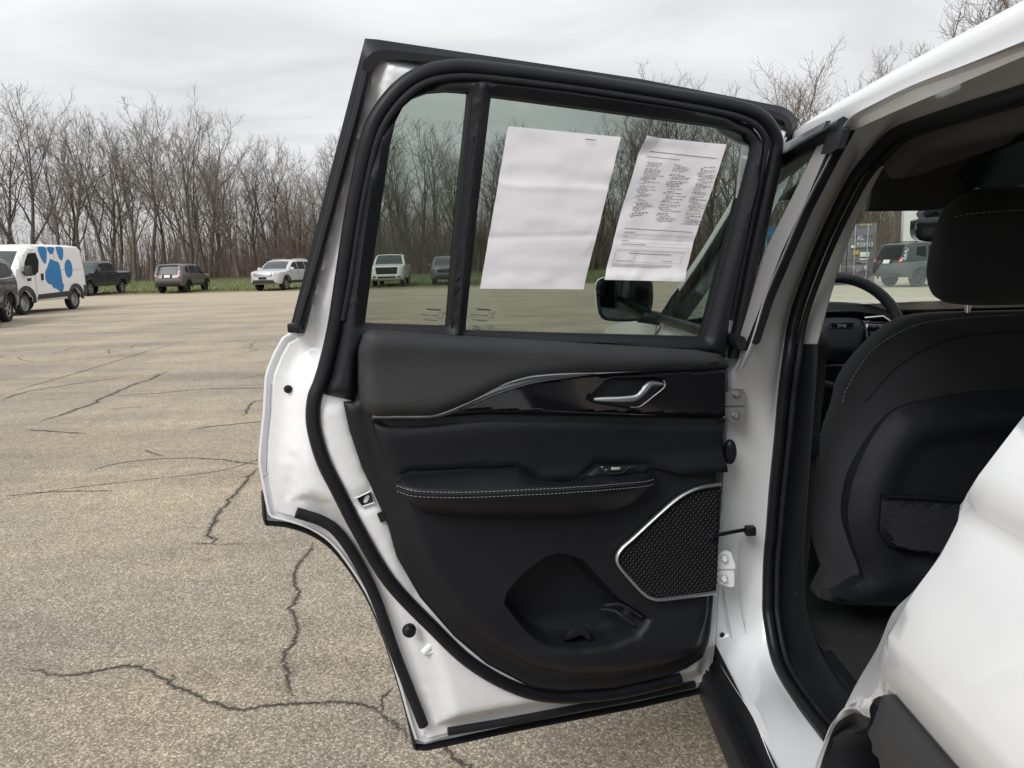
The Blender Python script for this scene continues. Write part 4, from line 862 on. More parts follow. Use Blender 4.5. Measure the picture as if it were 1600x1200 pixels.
def PB(a, b, h=.0006): 
    p = (AB[0] * (1 - a) + AB[1] * a) * (1 - b) + (AB[3] * (1 - a) + AB[2] * a) * b; return p + DN * (rB(a, b) + .010 * (1 - sstep(a, 0, .22)) * (1 - sstep(b, .02, .12)) + h)
def rule(a0, b0, a1, b1, th, parts, k=6):
    V = [PB(a0 + (a1 - a0) * i / k, b0 + (b1 - b0) * i / k) for i in range(k + 1)] + [PB(a0 + (a1 - a0) * i / k, b0 + (b1 - b0) * i / k + th) for i in range(k + 1)]
    parts.append((V, [(i, i + 1, k + 1 + i + 1, k + 1 + i) for i in range(k)]))
pk = []; pl_ = []
rule(.12, .09, .93, .10, .004, pk, 14); rule(.10, .125, .50, .13, .004, pl_)
rr = random.Random(3)
for c0, b0, n_ in ((.10, .165, 32), (.42, .165, 32), (.76, .165, 36)):
    b = b0; i = 0
    while i < n_:
        a0 = c0 + rr.choice((0, .02, .02, .05)); ln = rr.uniform(.08, .25)
        if rr.random() < .07: ln *= .4
        x = a0
        while x < a0 + ln:
            wl = rr.uniform(.012, .05); rule(x, b, min(x + wl, a0 + ln), b, .0046, pk if rr.random() < .35 else pl_, 2); x += wl + .008
        b += .0112 + (.007 if rr.random() < .12 else 0); i += 1
rule(.09, .625, .94, .63, .0035, pk, 14)
for i, b in enumerate((.655, .685, .715, .74)): rule(.10, b + .008, .94, b + .010, .0014, pl_, 10); rule(.10, b - .006, .10 + (.12, .06, .08, .30)[i], b - .006, .005, pl_, 3)
for a0, b0, a1, b1 in ((.06, .775, .93, .78),): rule(a0, b0, a1, b1, .002, pl_, 12)
for b in (.785, .865): rule(.06, b, .90, b + .002, .0018, pl_, 12)
for a in (.06, .30, .895): 
    V = [PB(a, .785), PB(a + .004, .785), PB(a + .004, .866), PB(a, .866)]; pl_.append((V, [(0, 1, 2, 3)]))
rule(.22, .80, .75, .803, .004, pk, 8); rule(.09, .855, .28, .856, .003, pl_); rule(.65, .85, .78, .851, .004, pl_)
for b in (.880, .889, .898): rule(.05, b, rr.uniform(.6, .9), b + .003, .003, pl_, 10)
V, F = merge(pk); new_obj('small_print', V, F, inkm, pB, False); V, F = merge(pl_); new_obj('small_print', V, F, inkl, pB, False)

# ================================================================== VERGE AND WOOD
def verge_z(Y): return np.where(np.asarray(Y) < 46, 0.012, .012 + .45 * sstep(np.asarray(Y, float), 46.5, 76))
def strip(name, X0, X1, Ys, m, dz=0.0, wob=0.0, nx=60):
    V = []; xs = np.linspace(X0, X1, nx)
    for j, Y in enumerate(Ys):
        for x in xs:
            y = Y + (wob * (math.sin(x * .31) + .6 * math.sin(x * .83 + 1) + .5 * math.sin(x * 2.1)) if j == 0 else 0)
            V.append((x, y, float(verge_z(y)) + dz))
    F = [(j * nx + i, j * nx + i + 1, (j + 1) * nx + i + 1, (j + 1) * nx + i) for j in range(len(Ys) - 1) for i in range(nx - 1)]
    return tag(new_obj(name, V, F, m, None, True), kind='structure')
grassm = mat('spring_grass', (.095, .125, .040), .9, bump=.6, bscale=6, base2=(.19, .19, .085), vscale=1.2, detail=6, bdist=.1)
litter = mat('leaf_litter', (.12, .092, .062), 1.0, base2=(.20, .155, .105), vscale=2.0, detail=6, bump=.5, bscale=8, bdist=.1)
mudm = mat('muddy_edge', (.20, .155, .10), .95, base2=(.30, .245, .165), vscale=1.4, detail=6, bump=.4, bscale=20, bdist=.02)
strip('muddy_edge', -80, 9, [43.6, 45.0, 47.2], mudm, -.004, .7, 160)
strip('grass_verge', -80, 9, [46.4, 50, 56, 62, 68, 74], grassm, .004, .35, 160)
strip('woodland_floor', -110, 120, [71.5, 80, 100, 140, 190], litter, .008, .6, 120)
def blades(name, n, X, Y, h, w, m, zf):
    x = RNG.uniform(*X, n); y = Y[0] + (Y[1] - Y[0]) * RNG.random(n) ** 1.3; a = RNG.uniform(0, 6.283, n); hh = h * RNG.uniform(.5, 1.2, n); z = zf(y)
    dx, dy = np.cos(a) * w, np.sin(a) * w; lx, ly = RNG.normal(0, .35, n) * hh, RNG.normal(0, .35, n) * hh
    V = np.empty((n * 3, 3)); V[0::3] = np.stack([x - dx, y - dy, z], 1); V[1::3] = np.stack([x + dx, y + dy, z], 1); V[2::3] = np.stack([x + lx, y + ly, z + hh], 1)
    me = bpy.data.meshes.new(name); me.from_pydata(V.tolist(), [], np.arange(n * 3).reshape(-1, 3).tolist()); me.materials.append(m); o = bpy.data.objects.new(name, me); COL.objects.link(o); return o
tag(blades('grass_blades', 45000, (-55, 8), (46.3, 73), .13, .022, mat('grass_blade', (.085, .125, .036), .8, base2=(.20, .205, .085), vscale=3), lambda y: verge_z(y)), 'short green spring grass on the verge along the wood', 'grass', kind='stuff')
barkm = mat('grey_brown_bark', (.085, .071, .060), .95, bump=.7, bscale=14, base2=(.14, .12, .103), vscale=5, bdist=.03)
twigm = mat('hazed_twig_bark', (.185, .155, .13), .95, base2=(.27, .23, .195), vscale=2)  # paled: distant air haze is mixed into the twig colour
brushm = mat('dry_brush', (.15, .12, .097), 1.0, base2=(.235, .19, .155), vscale=.5, detail=5)

def tree_mesh(seed, spread=1.0, fork=.2, trunks=1, dense=1.0):
    r = np.random.default_rng(seed); big = []; fine = []
    def chain(p, d, L, rad0, rad1, n, wand, up):
        P = [p]; D = d / np.linalg.norm(d)
        for i in range(n):
            D = D + r.normal(0, wand, 3) + np.array((0, 0, up)); D /= np.linalg.norm(D); P.append(P[-1] + D * L / n)
        return np.array(P), np.linspace(rad0, rad1, n + 1)
    def kids(P, R, cnt, lo, hi, amin, amax, lfac, L, lvl):
        n = len(P) - 1
        for k in range(cnt):
            f = lo + (hi - lo) * ((k + r.random()) / cnt); x = f * n; i = min(n - 1, int(x)); q = P[i] + (P[i + 1] - P[i]) * (x - i); rr_ = np.interp(x, range(n + 1), R)
            T = P[i + 1] - P[i]; T /= np.linalg.norm(T); a = r.uniform(amin, amax); ph = k * 2.4 + r.normal(0, .5)
            h = np.cross(T, (0, 0, 1.0) if abs(T[2]) < .95 else (1.0, 0, 0)); h /= np.linalg.norm(h); b = np.cross(T, h)
            yield q, T * math.cos(a) + (h * math.cos(ph) + b * math.sin(ph)) * math.sin(a), rr_, f
    for tk in range(trunks):
        base = np.array((r.normal(0, .25), r.normal(0, .25), -.3)) if trunks > 1 else np.array((0, 0, -.3)); lean = r.normal(0, .07 + .07 * (trunks > 1), 3); lean[2] = 1
        H = 14 * r.uniform(.86, 1.0) * (1 if tk == 0 else r.uniform(.75, .95)); R0_ = .235 * r.uniform(.8, 1.15) / trunks ** .4
        P, R = chain(base, lean, H * .86, R0_, .03, 13, .05, .03); big.append((P, R * np.r_[1.35, 1.1, np.ones(12)], 7))
        for q, d, rr_, f in kids(P, R, int(11 * dense), fork, .97, .32, .8, 0, H, 1):
            L1 = H * (.54 - .24 * f) * r.uniform(.8, 1.1) * spread; P1, R1 = chain(q, d, L1, rr_ * r.uniform(.45, .7), .018, 8, .10, .085)
            big.append((P1, R1, 5))
            for q2, d2, r2, f2 in kids(P1, R1, int(8 * dense), .15, .98, .4, .95, 0, L1, 2):
                L2 = L1 * (.52 - .2 * f2) * r.uniform(.7, 1.2); P2, R2 = chain(q2, d2, L2, min(r2 * .7, .04), .010, 5, .13, .07); fine.append((P2, R2, 4))
                for q3, d3, r3, f3 in kids(P2, R2, 6, .15, 1, .35, .9, 0, L2, 3):
                    L3 = max(.35, L2 * .5) * r.uniform(.6, 1.1); P3, R3 = chain(q3, d3, L3, .011, .0065, 3, .15, .06); fine.append((P3, R3, 3))
                    for q4, d4, r4, f4 in kids(P3, R3, 3, .2, 1, .4, .9, 0, L3, 4):
                        P4, R4 = chain(q4, d4, L3 * .55, .0075, .005, 1, .1, .05); fine.append((P4, R4, 3))
    def build(name, ch, m):
        Vs = []; Fs = []; b = 0
        grp = {}
        for P, R, s in ch: grp.setdefault((len(P), s), []).append((P, R))
        for (n, s), lst in grp.items():
            P = np.array([p for p, _ in lst]); R = np.array([q for _, q in lst]); T = np.gradient(P, axis=1); T /= np.linalg.norm(T, axis=2)[..., None] + 1e-9
            h = np.cross(T, np.array((.31, .87, .38))); h /= np.linalg.norm(h, axis=2)[..., None] + 1e-9; q = np.cross(T, h); t = np.arange(s) * 2 * math.pi / s
            Vs.append((P[:, :, None, :] + R[:, :, None, None] * (h[:, :, None, :] * np.cos(t)[None, None, :, None] + q[:, :, None, :] * np.sin(t)[None, None, :, None])).reshape(-1, 3))
            c, i, k = np.meshgrid(np.arange(len(lst)), np.arange(n - 1), np.arange(s), indexing='ij'); l = (k + 1) % s; o = c * n * s
            Fs.append((np.stack([o + i * s + k, o + i * s + l, o + (i + 1) * s + l, o + (i + 1) * s + k], -1) + b).reshape(-1, 4)); b += len(lst) * n * s
        V = np.vstack(Vs); F = np.vstack(Fs); me = bpy.data.meshes.new(name); me.vertices.add(len(V)); me.vertices.foreach_set('co', V.ravel()); me.loops.add(F.size); me.loops.foreach_set('vertex_index', F.ravel())
        me.polygons.add(len(F)); me.polygons.foreach_set('loop_start', np.arange(len(F)) * 4); me.polygons.foreach_set('use_smooth', np.ones(len(F), bool)); me.update(calc_edges=True); me.materials.append(m); return me
    return build('trunk', big, barkm), build('crown', fine, twigm)
TV = [tree_mesh(11, 1.15, .26), tree_mesh(12, 1.2, .22, 2, .75), tree_mesh(13, 1.1, .34, 1, .9), tree_mesh(14, 1.25, .2, 3, .65), tree_mesh(15, 1.05, .3, 2, .75), tree_mesh(16, 1.35, .22), tree_mesh(17, 1.0, .4, 1, .85), tree_mesh(18, 1.2, .18, 2, .75)]
TH_ = [max(max(q.co.z for q in m.vertices) for m in tv) for tv in TV]
def tree(px, top, Y, v, rz, label, group=None, wide=1.0, lean=0.0):
    b = atY(px, 420, Y); hor = 409 + (800 - px) * .0244; h = (hor - top) / FOC * Y + 1.32; s = h / TH_[v]
    z = float(verge_z(Y)) if b[0] < 20 else 0.0
    t = thing('bare_tree', label, 'tree', (b[0], Y, z - .02), rz, group); t.scale = (s * wide, s * wide, s); t.rotation_euler = (0, lean, rz)
    for nm, me in zip(('trunk', 'crown'), TV[v]):
        c = bpy.data.objects.new(nm, me); COL.objects.link(c); c.parent = t
    return t
GL = 'bare leafless tree standing in the tree line beyond the verge'; GG = 'bare trees along the edge of the wood'
rt = random.Random(5)
named = {0: 'tall bare tree at the far left, above the white van', 1: 'bare tree at the very left edge of the picture', 2: 'bare tree rising above the blue paw on the van', 3: 'slim bare tree just right of the van roof', 4: 'straight bare tree above the rear corner of the white van', 5: 'forked bare tree above the navy pickup cab',
         6: 'thin bare tree above the navy pickup bed', 7: 'tall bare tree just right of the navy pickup', 8: 'high narrow bare tree left of the grey compact SUV', 9: 'tallest bare tree with several trunks, right behind the grey compact SUV', 11: 'bare tree over the nose of the grey compact SUV',
         13: 'low spreading bare tree left of the silver SUV', 14: 'bare tree behind the windscreen of the silver SUV', 16: 'bare tree beside the sloping edge of the open door'}
TL = [(48,132,70,1,.3),(12,170,72,4,1.0),(88,185,71,2,2.0),(112,205,74,6,.5),(128,178,70,0,3.1),(165,182,73,4,4.0),(185,205,76,2,1.5),(208,190,71,0,5.0),(236,168,72,6,.9),(305,158,70,3,.2),
      (258,196,75,2,2.6),(328,186,74,4,1.1),(345,200,78,7,3.0),(372,232,70,5,.6),(402,226,76,0,2.2),(432,228,74,4,.1),(468,232,76,1,1.7),(498,236,73,3,3.3),(530,232,78,2,4.2)]
for i, (px, top, Y, v, rz) in enumerate(TL): tree(px, top, Y, v, rz, named.get(i, GL), None if i in named else GG)
for px, top, Y, v in ((560,215,72,2),(590,196,74,0),(625,180,70,4),(652,188,73,1),(690,205,72,6),(722,215,75,5),(760,212,72,2),(790,205,74,0),(820,210,73,4),(850,195,70,3),(890,205,74,1),(925,200,72,7),(960,190,71,5),(990,190,68,3),(1020,168,66,1),(1068,108,64,7),(1036,140,66,4),(1115,150,66,0),(1150,165,70,2),(1190,175,68,6)):
    tree(px, top, Y, v, rt.uniform(0, 6), GL, GG)
for px, top, Y, v, lb, w in ((1232,82,56,5,'spreading bare tree above the corner of the open door and the white roof',1.3),(1292,118,62,3,'many-stemmed bare tree left of the white roof edge',1.2),(1350,88,58,6,'slender bare tree right of the door corner, above the roof slope',1),(1400,120,66,2,GL,1),
                             (1500,-60,36,5,'largest nearest bare tree above the white roof at the upper right',1.15),(1585,-90,34,3,'bare tree over the white roof at the right edge of view',1.1),(1450,70,50,1,GL,1)):
    tree(px, top, Y, v, rt.uniform(0, 6), lb, GG if lb == GL else None, w)
for i in range(34):                                    # deeper rows
    px = -60 + 1700 * (i + rt.random()) / 34; top = (rt.uniform(245, 320) if px < 1000 else rt.uniform(170, 250)); tree(px, top, rt.uniform(80, 125), rt.randrange(8), rt.uniform(0, 6), GL, GG)
def saplings():
    n = 17000; X = RNG.uniform(-100, 95, n); Y = RNG.uniform(80, 135, n) - 22 * sstep(X, 14, 26); keep = RNG.random(n) < np.clip((X + 60) / 34, .12, 1); X, Y = X[keep], Y[keep]; n = len(X)
    h = RNG.uniform(4, 9.5, n); base = np.stack([X, Y, 0 * X + .2], 1); tip = base + np.stack([RNG.normal(0, .08, n) * h, RNG.normal(0, .08, n) * h, h], 1); a = RNG.uniform(0, 6.283, n); wv = np.stack([np.cos(a), np.sin(a), 0 * a], 1) * RNG.uniform(.025, .075, n)[:, None]
    T = [np.stack([base - wv, base + wv, tip], 1)]
    for k in range(16):
        f = RNG.uniform(.2, .97, n)[:, None]; q = base + (tip - base) * f; d = np.stack([RNG.normal(0, .55, n), RNG.normal(0, .55, n), RNG.uniform(.3, 1.1, n)], 1) * (h * RNG.uniform(.08, .22, n))[:, None]; T.append(np.stack([q - wv * .4, q + wv * .4, q + d], 1))
    V = np.concatenate(T).reshape(-1, 3); m = len(V) // 3; me = bpy.data.meshes.new('saplings'); me.vertices.add(len(V)); me.vertices.foreach_set('co', V.ravel()); me.loops.add(m * 3); me.loops.foreach_set('vertex_index', np.arange(m * 3)); me.polygons.add(m); me.polygons.foreach_set('loop_start', np.arange(m) * 3); me.update(calc_edges=True)
    me.materials.append(brushm); o = bpy.data.objects.new('saplings', me); COL.objects.link(o); return tag(o, 'far thicket of thin leafless saplings deep in the wood', 'thicket', kind='stuff')
def brush(n):
    X = RNG.uniform(-95, 85, n); Y = 72 + 48 * RNG.random(n) ** 1.5; dens = np.clip((X + 60) / 30, .35, 1); keep = RNG.random(n) < dens; X, Y = X[keep], Y[keep]; n = len(X)
    Yr = np.where(X > 12, Y - 22 * sstep(X, 12, 22), Y); Y = Yr
    h = RNG.uniform(1.0, 4.2, n) * np.where(RNG.random(n) < .2, 1.6, 1) * (.55 + .5 * np.clip((X + 50) / 35, 0, 1)); Z = np.where(X < 20, verge_z(np.maximum(Y, 47)), 0) - .05
    V = []; 
    a = RNG.uniform(0, 6.283, n); lean = RNG.normal(0, .22, (n, 2)); tip = np.stack([X + lean[:, 0] * h, Y + lean[:, 1] * h, Z + h], 1); base = np.stack([X, Y, Z], 1); wv = np.stack([np.cos(a), np.sin(a), 0 * a], 1) * RNG.uniform(.010, .026, n)[:, None]
    T = [np.stack([base - wv, base + wv, tip], 1)]
    for k in range(6):
        f = RNG.uniform(.25, .95, n)[:, None]; q = base + (tip - base) * f; d = np.stack([RNG.normal(0, .6, n), RNG.normal(0, .6, n), RNG.uniform(.2, 1, n)], 1) * (h * RNG.uniform(.12, .34, n))[:, None]
        T.append(np.stack([q - wv * .5, q + wv * .5, q + d], 1))
    V = np.concatenate(T).reshape(-1, 3); m = len(V) // 3; me = bpy.data.meshes.new('brushwood'); me.vertices.add(len(V)); me.vertices.foreach_set('co', V.ravel()); me.loops.add(m * 3); me.loops.foreach_set('vertex_index', np.arange(m * 3)); me.polygons.add(m); me.polygons.foreach_set('loop_start', np.arange(m) * 3); me.update(calc_edges=True)
    me.materials.append(brushm); o = bpy.data.objects.new('brushwood', me); COL.objects.link(o); return tag(o, 'dense brown leafless brush and saplings under the trees', 'brush', kind='stuff')
brush(34000)
saplings()

# ================================================================== PARKED VEHICLES
tyrem = mat('tyre', (.018, .018, .019), .85, var=.2, vscale=20); rimm = mat('alloy', (.42, .42, .43), .35, metal=.7); rimd = mat('black_alloy', (.03, .03, .032), .4, metal=.4); steelrim = mat('steel_rim', (.40, .40, .41), .45, metal=.5)
dglass = mat('vehicle_glass', (.014, .017, .018), .12, spec=.22); wglass = mat('windscreen_glass', (.045, .055, .055), .06, spec=.6)
cladm = mat('grey_cladding', (.045, .045, .047), .7); redlamp = mat('red_lamp', (.42, .02, .02), .2, coat=.5); lamp = mat('clear_lamp', (.75, .73, .68), .15, coat=.5); amber = mat('amber_lamp', (.75, .42, .18), .2, coat=.5); platem = mat('plate', (.75, .75, .73), .5)
seamm = mat('panel_gap', (.02, .02, .02), .8)
class Veh:
    def __init__(s, name, label, cat, loc, head, sp, paint, group=None):
        s.sp = sp; s.root = thing(name, label, cat, (*loc, sp.get('z', 0.0)), math.atan2(head[1], head[0]), group); s.head = np.array((*head, 0.0)) / math.hypot(*head); s.left = np.array((-s.head[1], s.head[0], 0)); s.loc = np.array((*loc, 0.0))
        s.prof = np.array(sp['prof'], float); s.body(paint)
    def half(s, x, z):
        p = s.sp; x = np.asarray(x, float); z = np.asarray(z, float); f, r = s.prof[:, 0].max(), s.prof[:, 0].min()
        return p['W'] - p['k'] * np.maximum(0, z - p['zb']) - p.get('cf', .22) * np.clip((x - (f - .55)) / .55, 0, 1) ** 2 - p.get('cr', .14) * np.clip(((r + .45) - x) / .45, 0, 1) ** 2 - .05 * np.clip((.62 - z) / .3, 0, 1)
    def body(s, paint):
        p = s.sp; R = p['R']; c = p['clear']; pr = s.prof; o = [tuple(q) for q in smooth_curve(pr, 3)]
        for ax in sorted(p['ax']):
            for t in np.linspace(math.pi, 0, 15): o.append((ax + (R + .07) * math.cos(t), max(c, R + (R + .07) * math.sin(t))))
        o = np.array(o); r_ = p.get('r', .09)
        rel = lambda u, v, d: -(r_ - np.sqrt(np.maximum(0, r_ * r_ - (r_ - np.minimum(d, r_)) ** 2))) * np.where(v > c + .15, 1, .3)
        V, F, _, _ = region(o, .07, (), .11); d = np.maximum(sdf(V, o), 0); w = rel(V[:, 0], V[:, 1], d); h = s.half(V[:, 0], V[:, 1]) + w
        n = len(V); A = np.stack([V[:, 0], h, V[:, 1]], 1); Bm = np.stack([V[:, 0], -h, V[:, 1]], 1); F = [tuple(f) for f in F]
        parts = [(A, F), (Bm, [f[::-1] for f in F])]
        q = smooth_curve(pr, 4); he = s.half(q[:, 0], q[:, 1]) - r_; ys = np.linspace(-1, 1, 13); bow = p.get('bow', .05); G = []
        nr = np.gradient(q, axis=0); nr = np.stack([-nr[:, 1], nr[:, 0]], 1); nr /= np.linalg.norm(nr, axis=1)[:, None] + 1e-9
        if nr[len(q) // 2, 1] < 0: nr = -nr
        s.q, s.he, s.nr = q, he, nr
        for i in range(len(q)):
            for y in ys: b = bow * (1 - y * y); G.append((q[i, 0] + nr[i, 0] * b, he[i] * y, q[i, 1] + nr[i, 1] * b * .6))
        k = 13; parts.append((G, [(i * k + j, i * k + j + 1, (i + 1) * k + j + 1, (i + 1) * k + j) for i in range(len(q) - 1) for j in range(k - 1)]))
        V, F = merge(parts); bm = bmesh.new(); vs = [bm.verts.new(v) for v in V]
        for f in F:
            try: bm.faces.new([vs[i] for i in f])
            except ValueError: pass
        bmesh.ops.remove_doubles(bm, verts=bm.verts, dist=.012); bmesh.ops.recalc_face_normals(bm, faces=bm.faces); bm.verts.index_update()
        V = [v.co[:] for v in bm.verts]; F = [tuple(v.index for v in f.verts) for f in bm.faces]; bm.free()
        s.hull = new_obj('body', V, F, paint, s.root, True, 38, True)
        x0, x1 = pr[:, 0].min() + .25, pr[:, 0].max() - .3
        box('underbody', ((x0 + x1) / 2, 0, c + .16), (x1 - x0, p['W'] * 1.45, .34), dark, s.root, local=True)
        for ax in p['ax']:
            for sg in (1, -1):
                y = sg * (s.half(ax, R) - .13)
                V, F = lathe([(R * .62, -.10), (R * .92, -.11), (R, -.07), (R, .07), (R * .92, .11), (R * .66, .10)], (ax, y, R), (0, sg, 0), 24); wl = new_obj('wheel', V, F, tyrem, s.root, True, 40, True)
                V, F = lathe([(0, .05), (R * .15, .055), (R * .2, .03), (R * .60, .02), (R * .66, .09)], (ax, y, R), (0, sg, 0), 24); new_obj('rim_barrel', V, F, dark if p.get('spokes', 5) else p['rim'], wl, True, 40, True)
                ns = p.get('spokes', 5); parts = []
                for i in range(max(ns, 1)):
                    a = 2 * math.pi * i / max(ns, 1); rt_ = np.array(((math.cos(a), 0, math.sin(a)), (0, 1, 0), (-math.sin(a), 0, math.cos(a)))).T
                    parts.append(boxmesh(rt_ @ np.array((R * .36, 0, 0)) + np.array((ax, y + sg * .065, R)), (R * .62, .03, R * .17 if ns else R * .5), .008, rt_))
                parts.append(lathe([(0, .09), (R * .14, .088), (R * .17, .05)], (ax, y, R), (0, sg, 0), 12)); parts.append(lathe([(R * .58, .07), (R * .62, .085), (R * .67, .07)], (ax, y, R), (0, sg, 0), 24))
                V, F = merge(parts); new_obj('rim', V, F, p['rim'], wl, True, 30, True)
    def side(s, name, poly, m, w=.008, sides=(1, -1), sm=True, parent=None, skirt=.03):
        for sg in sides:
            q = smooth_curve(poly, 3, True) if sm else np.array(poly)
            r_ = s.sp.get('r', .09); op = s.prof
            def mp_(u, v, ww):
                d = linedist(np.stack([u, v], 1), smooth_curve(op, 3)); rr = -(r_ - np.sqrt(np.maximum(0, r_ * r_ - (r_ - np.minimum(d, r_)) ** 2)))
                return np.stack([u, sg * (s.half(u, v) + rr + ww), v], 1)
            o = sheet(name, q, w, mp_, m, parent or s.root, step=.08, skirt=skirt, local=True)
        return o
    def across(s, name, i0, i1, m, f=.92, w=.01):
        """a pane lying on the body's upper run between two of its corner points"""
        a, b = i0 * 4, i1 * 4; ys = np.linspace(-f, f, 13); bow = s.sp.get('bow', .05); V = []; n = b - a + 1
        for ww in (w, w - .02):
            for i in range(a, b + 1):
                for y in ys: d = bow * (1 - y * y) + ww; V.append((s.q[i, 0] + s.nr[i, 0] * d, s.he[i] * y, s.q[i, 1] + s.nr[i, 1] * (bow * (1 - y * y) * .6 + ww)))
        k = 13; F = [(i * k + j, i * k + j + 1, (i + 1) * k + j + 1, (i + 1) * k + j) for i in range(n - 1) for j in range(k - 1)]
        return new_obj(name, V[:n * k], F, m, s.root, True, 60, True)
    def end(s, name, poly, m, front=True, w=.012, sm=False, mirror=False, parent=None, skirt=.03):
        """a piece on the nose or tail, outline in (across, up)"""
        e = s.q[:len(s.q) // 3] if front else s.q[::-1][:len(s.q) // 3]; o_ = np.argsort(e[:, 1]); ez, es = e[o_, 1], e[o_, 0]; hz = s.half(es, ez) - s.sp.get('r', .09); sg = 1 if front else -1; bow = s.sp.get('bow', .05)
        for k in ((1, -1) if mirror else (1,)):
            q = np.array([(y * k, z) for y, z in (smooth_curve(poly, 3, True) if sm else poly)])
            def mp_(u, v, ww):
                x = np.interp(v, ez, es); hh = np.interp(v, ez, hz); yy = u / hh; over = np.maximum(0, np.abs(yy) - 1)
                return np.stack([x + sg * (bow * np.maximum(0, 1 - yy * yy) + ww) - sg * over * 1.3, u, v], 1)
            o = sheet(name, q, w, mp_, m, parent or s.root, step=.06, skirt=skirt, local=True)
        return o
    def onside(s, pts, sg=1):
        """photo points carried to the flank's own (along, up) coordinates"""
        out = []; P0 = s.loc + s.left * sg * s.sp['W']
        for x, y in pts:
            d = ray(x, y); P = CAM + d * (((P0 - CAM) @ s.left) / (d @ s.left)); out.append(((P - s.loc) @ s.head, P[2]))
        return np.array(out)
def seams(v, xs, z0, z1, sides=(1, -1)):
    for x in xs: v.side('door_gap', [(x - .008, z0), (x + .008, z0), (x + .008, z1), (x - .008, z1)], seamm, .003, sides, False, skirt=.004)
# --- white van with the blue paw
VAN = dict(prof=[(2.35,.34),(2.58,.42),(2.64,.62),(2.60,.90),(2.42,1.16),(2.18,1.30),(1.80,1.68),(1.42,2.05),(1.12,2.20),(.55,2.28),(-.8,2.31),(-2.1,2.29),(-2.44,2.22),(-2.56,1.9),(-2.66,1.2),(-2.68,.75),(-2.66,.46),(-2.5,.42)], W=1.00, k=.07, zb=1.25, R=.36, ax=(1.60,-1.62), clear=.40, rim=steelrim, spokes=0, cf=.30, r=.10)
van = Veh('white_van', 'white panel van with a big blue paw print on its side', 'van', (-16.84, 26.83), (.052, -.9986), VAN, mat('van_white', (.84, .83, .82), .4, var=.04, vscale=2, coat=.2))
C1 = lambda pts: [(x / 6.667, y / 6.667 + 360) for x, y in pts]
bluem = mat('paw_blue', (.02, .20, .48), .45)
paw = [[(415,175),(495,178),(502,255),(490,335),(475,345),(450,315),(425,250)], [(510,176),(578,178),(580,210),(565,240),(548,248),(525,232)], [(602,170),(668,176),(674,250),(662,300),(648,312),(625,285),(608,225)],
       [(718 + 41 * math.cos(t), 397 + 96 * math.sin(t)) for t in np.linspace(0, 6.283, 13)[:-1]], [(540,297),(575,318),(605,325),(628,360),(640,450),(652,540),(667,570),(655,632),(628,638),(595,610),(560,600),(535,565),(505,555),(475,510),(475,430),(495,390),(515,340)]]
for p in paw: van.side('paw_print', van.onside(C1(p)), bluem, .004, (1,), True, skirt=.003)
van.side('side_moulding', van.onside(C1([(400,668),(732,628),(726,683),(400,720)])), cladm, .02, (1,), False)
van.side('cab_window', van.onside(C1([(305,238),(385,232),(412,320),(402,430),(362,468),(246,470),(266,330)])), dglass, .006, (1,), False)
van.side('sliding_rail', [(-2.2,1.42),(.2,1.42),(.2,1.45),(-2.2,1.45)], mat('rail_grey', (.5, .5, .49), .5), .003, (1,), False, skirt=.003)  # flat grey strip along the sliding door rail
van.side('door_handle', van.onside(C1([(425,452),(445,448),(450,515),(430,520)])), seamm, .03, (1,), False)
van.side('badge', van.onside(C1([(280,500),(326,494),(327,525),(282,530)])), cladm, .004, (1,), False, skirt=.003)
van.across('windscreen', 5, 7, wglass, .93)
seams(van, (.95, -.45), .62, 2.1, (1,))
for ax in VAN['ax']:
    arc = [(ax + r * math.cos(t), .36 + r * math.sin(t)) for r, ts in ((.58, np.linspace(0, math.pi, 13)), (.44, np.linspace(math.pi, 0, 13))) for t in ts]; van.side('wheel_arch', arc, cladm, .03, (1, -1), False)
van.side('rear_corner', [(-2.66,.46),(-2.66,.86),(-2.22,.86),(-2.22,.46)], cladm, .03, (1, -1), False)
van.end('rear_bumper', [(-.9,.44),(.9,.44),(.9,.74),(-.9,.74)], cladm, False); van.end('front_bumper', [(-.9,.40),(.9,.40),(.9,.72),(-.9,.72)], cladm); van.end('headlamp', [(.60,.90),(.88,.96),(.90,1.16),(.72,1.12)], amber, True, .02, mirror=True); van.end('grille', [(-.5,.78),(.5,.78),(.5,.98),(-.5,.98)], dark)
for sg in (1, -1):
    V, F = boxmesh((1.62, sg * 1.16, 1.42), (.16, .20, .34), .04); new_obj('wing_mirror', V, F, cladm, van.root, True, 40, True)
    V, F = boxmesh((1.66, sg * 1.0, 1.38), (.08, .2, .06), .02); new_obj('mirror_arm', V, F, cladm, van.root, True, 40, True)
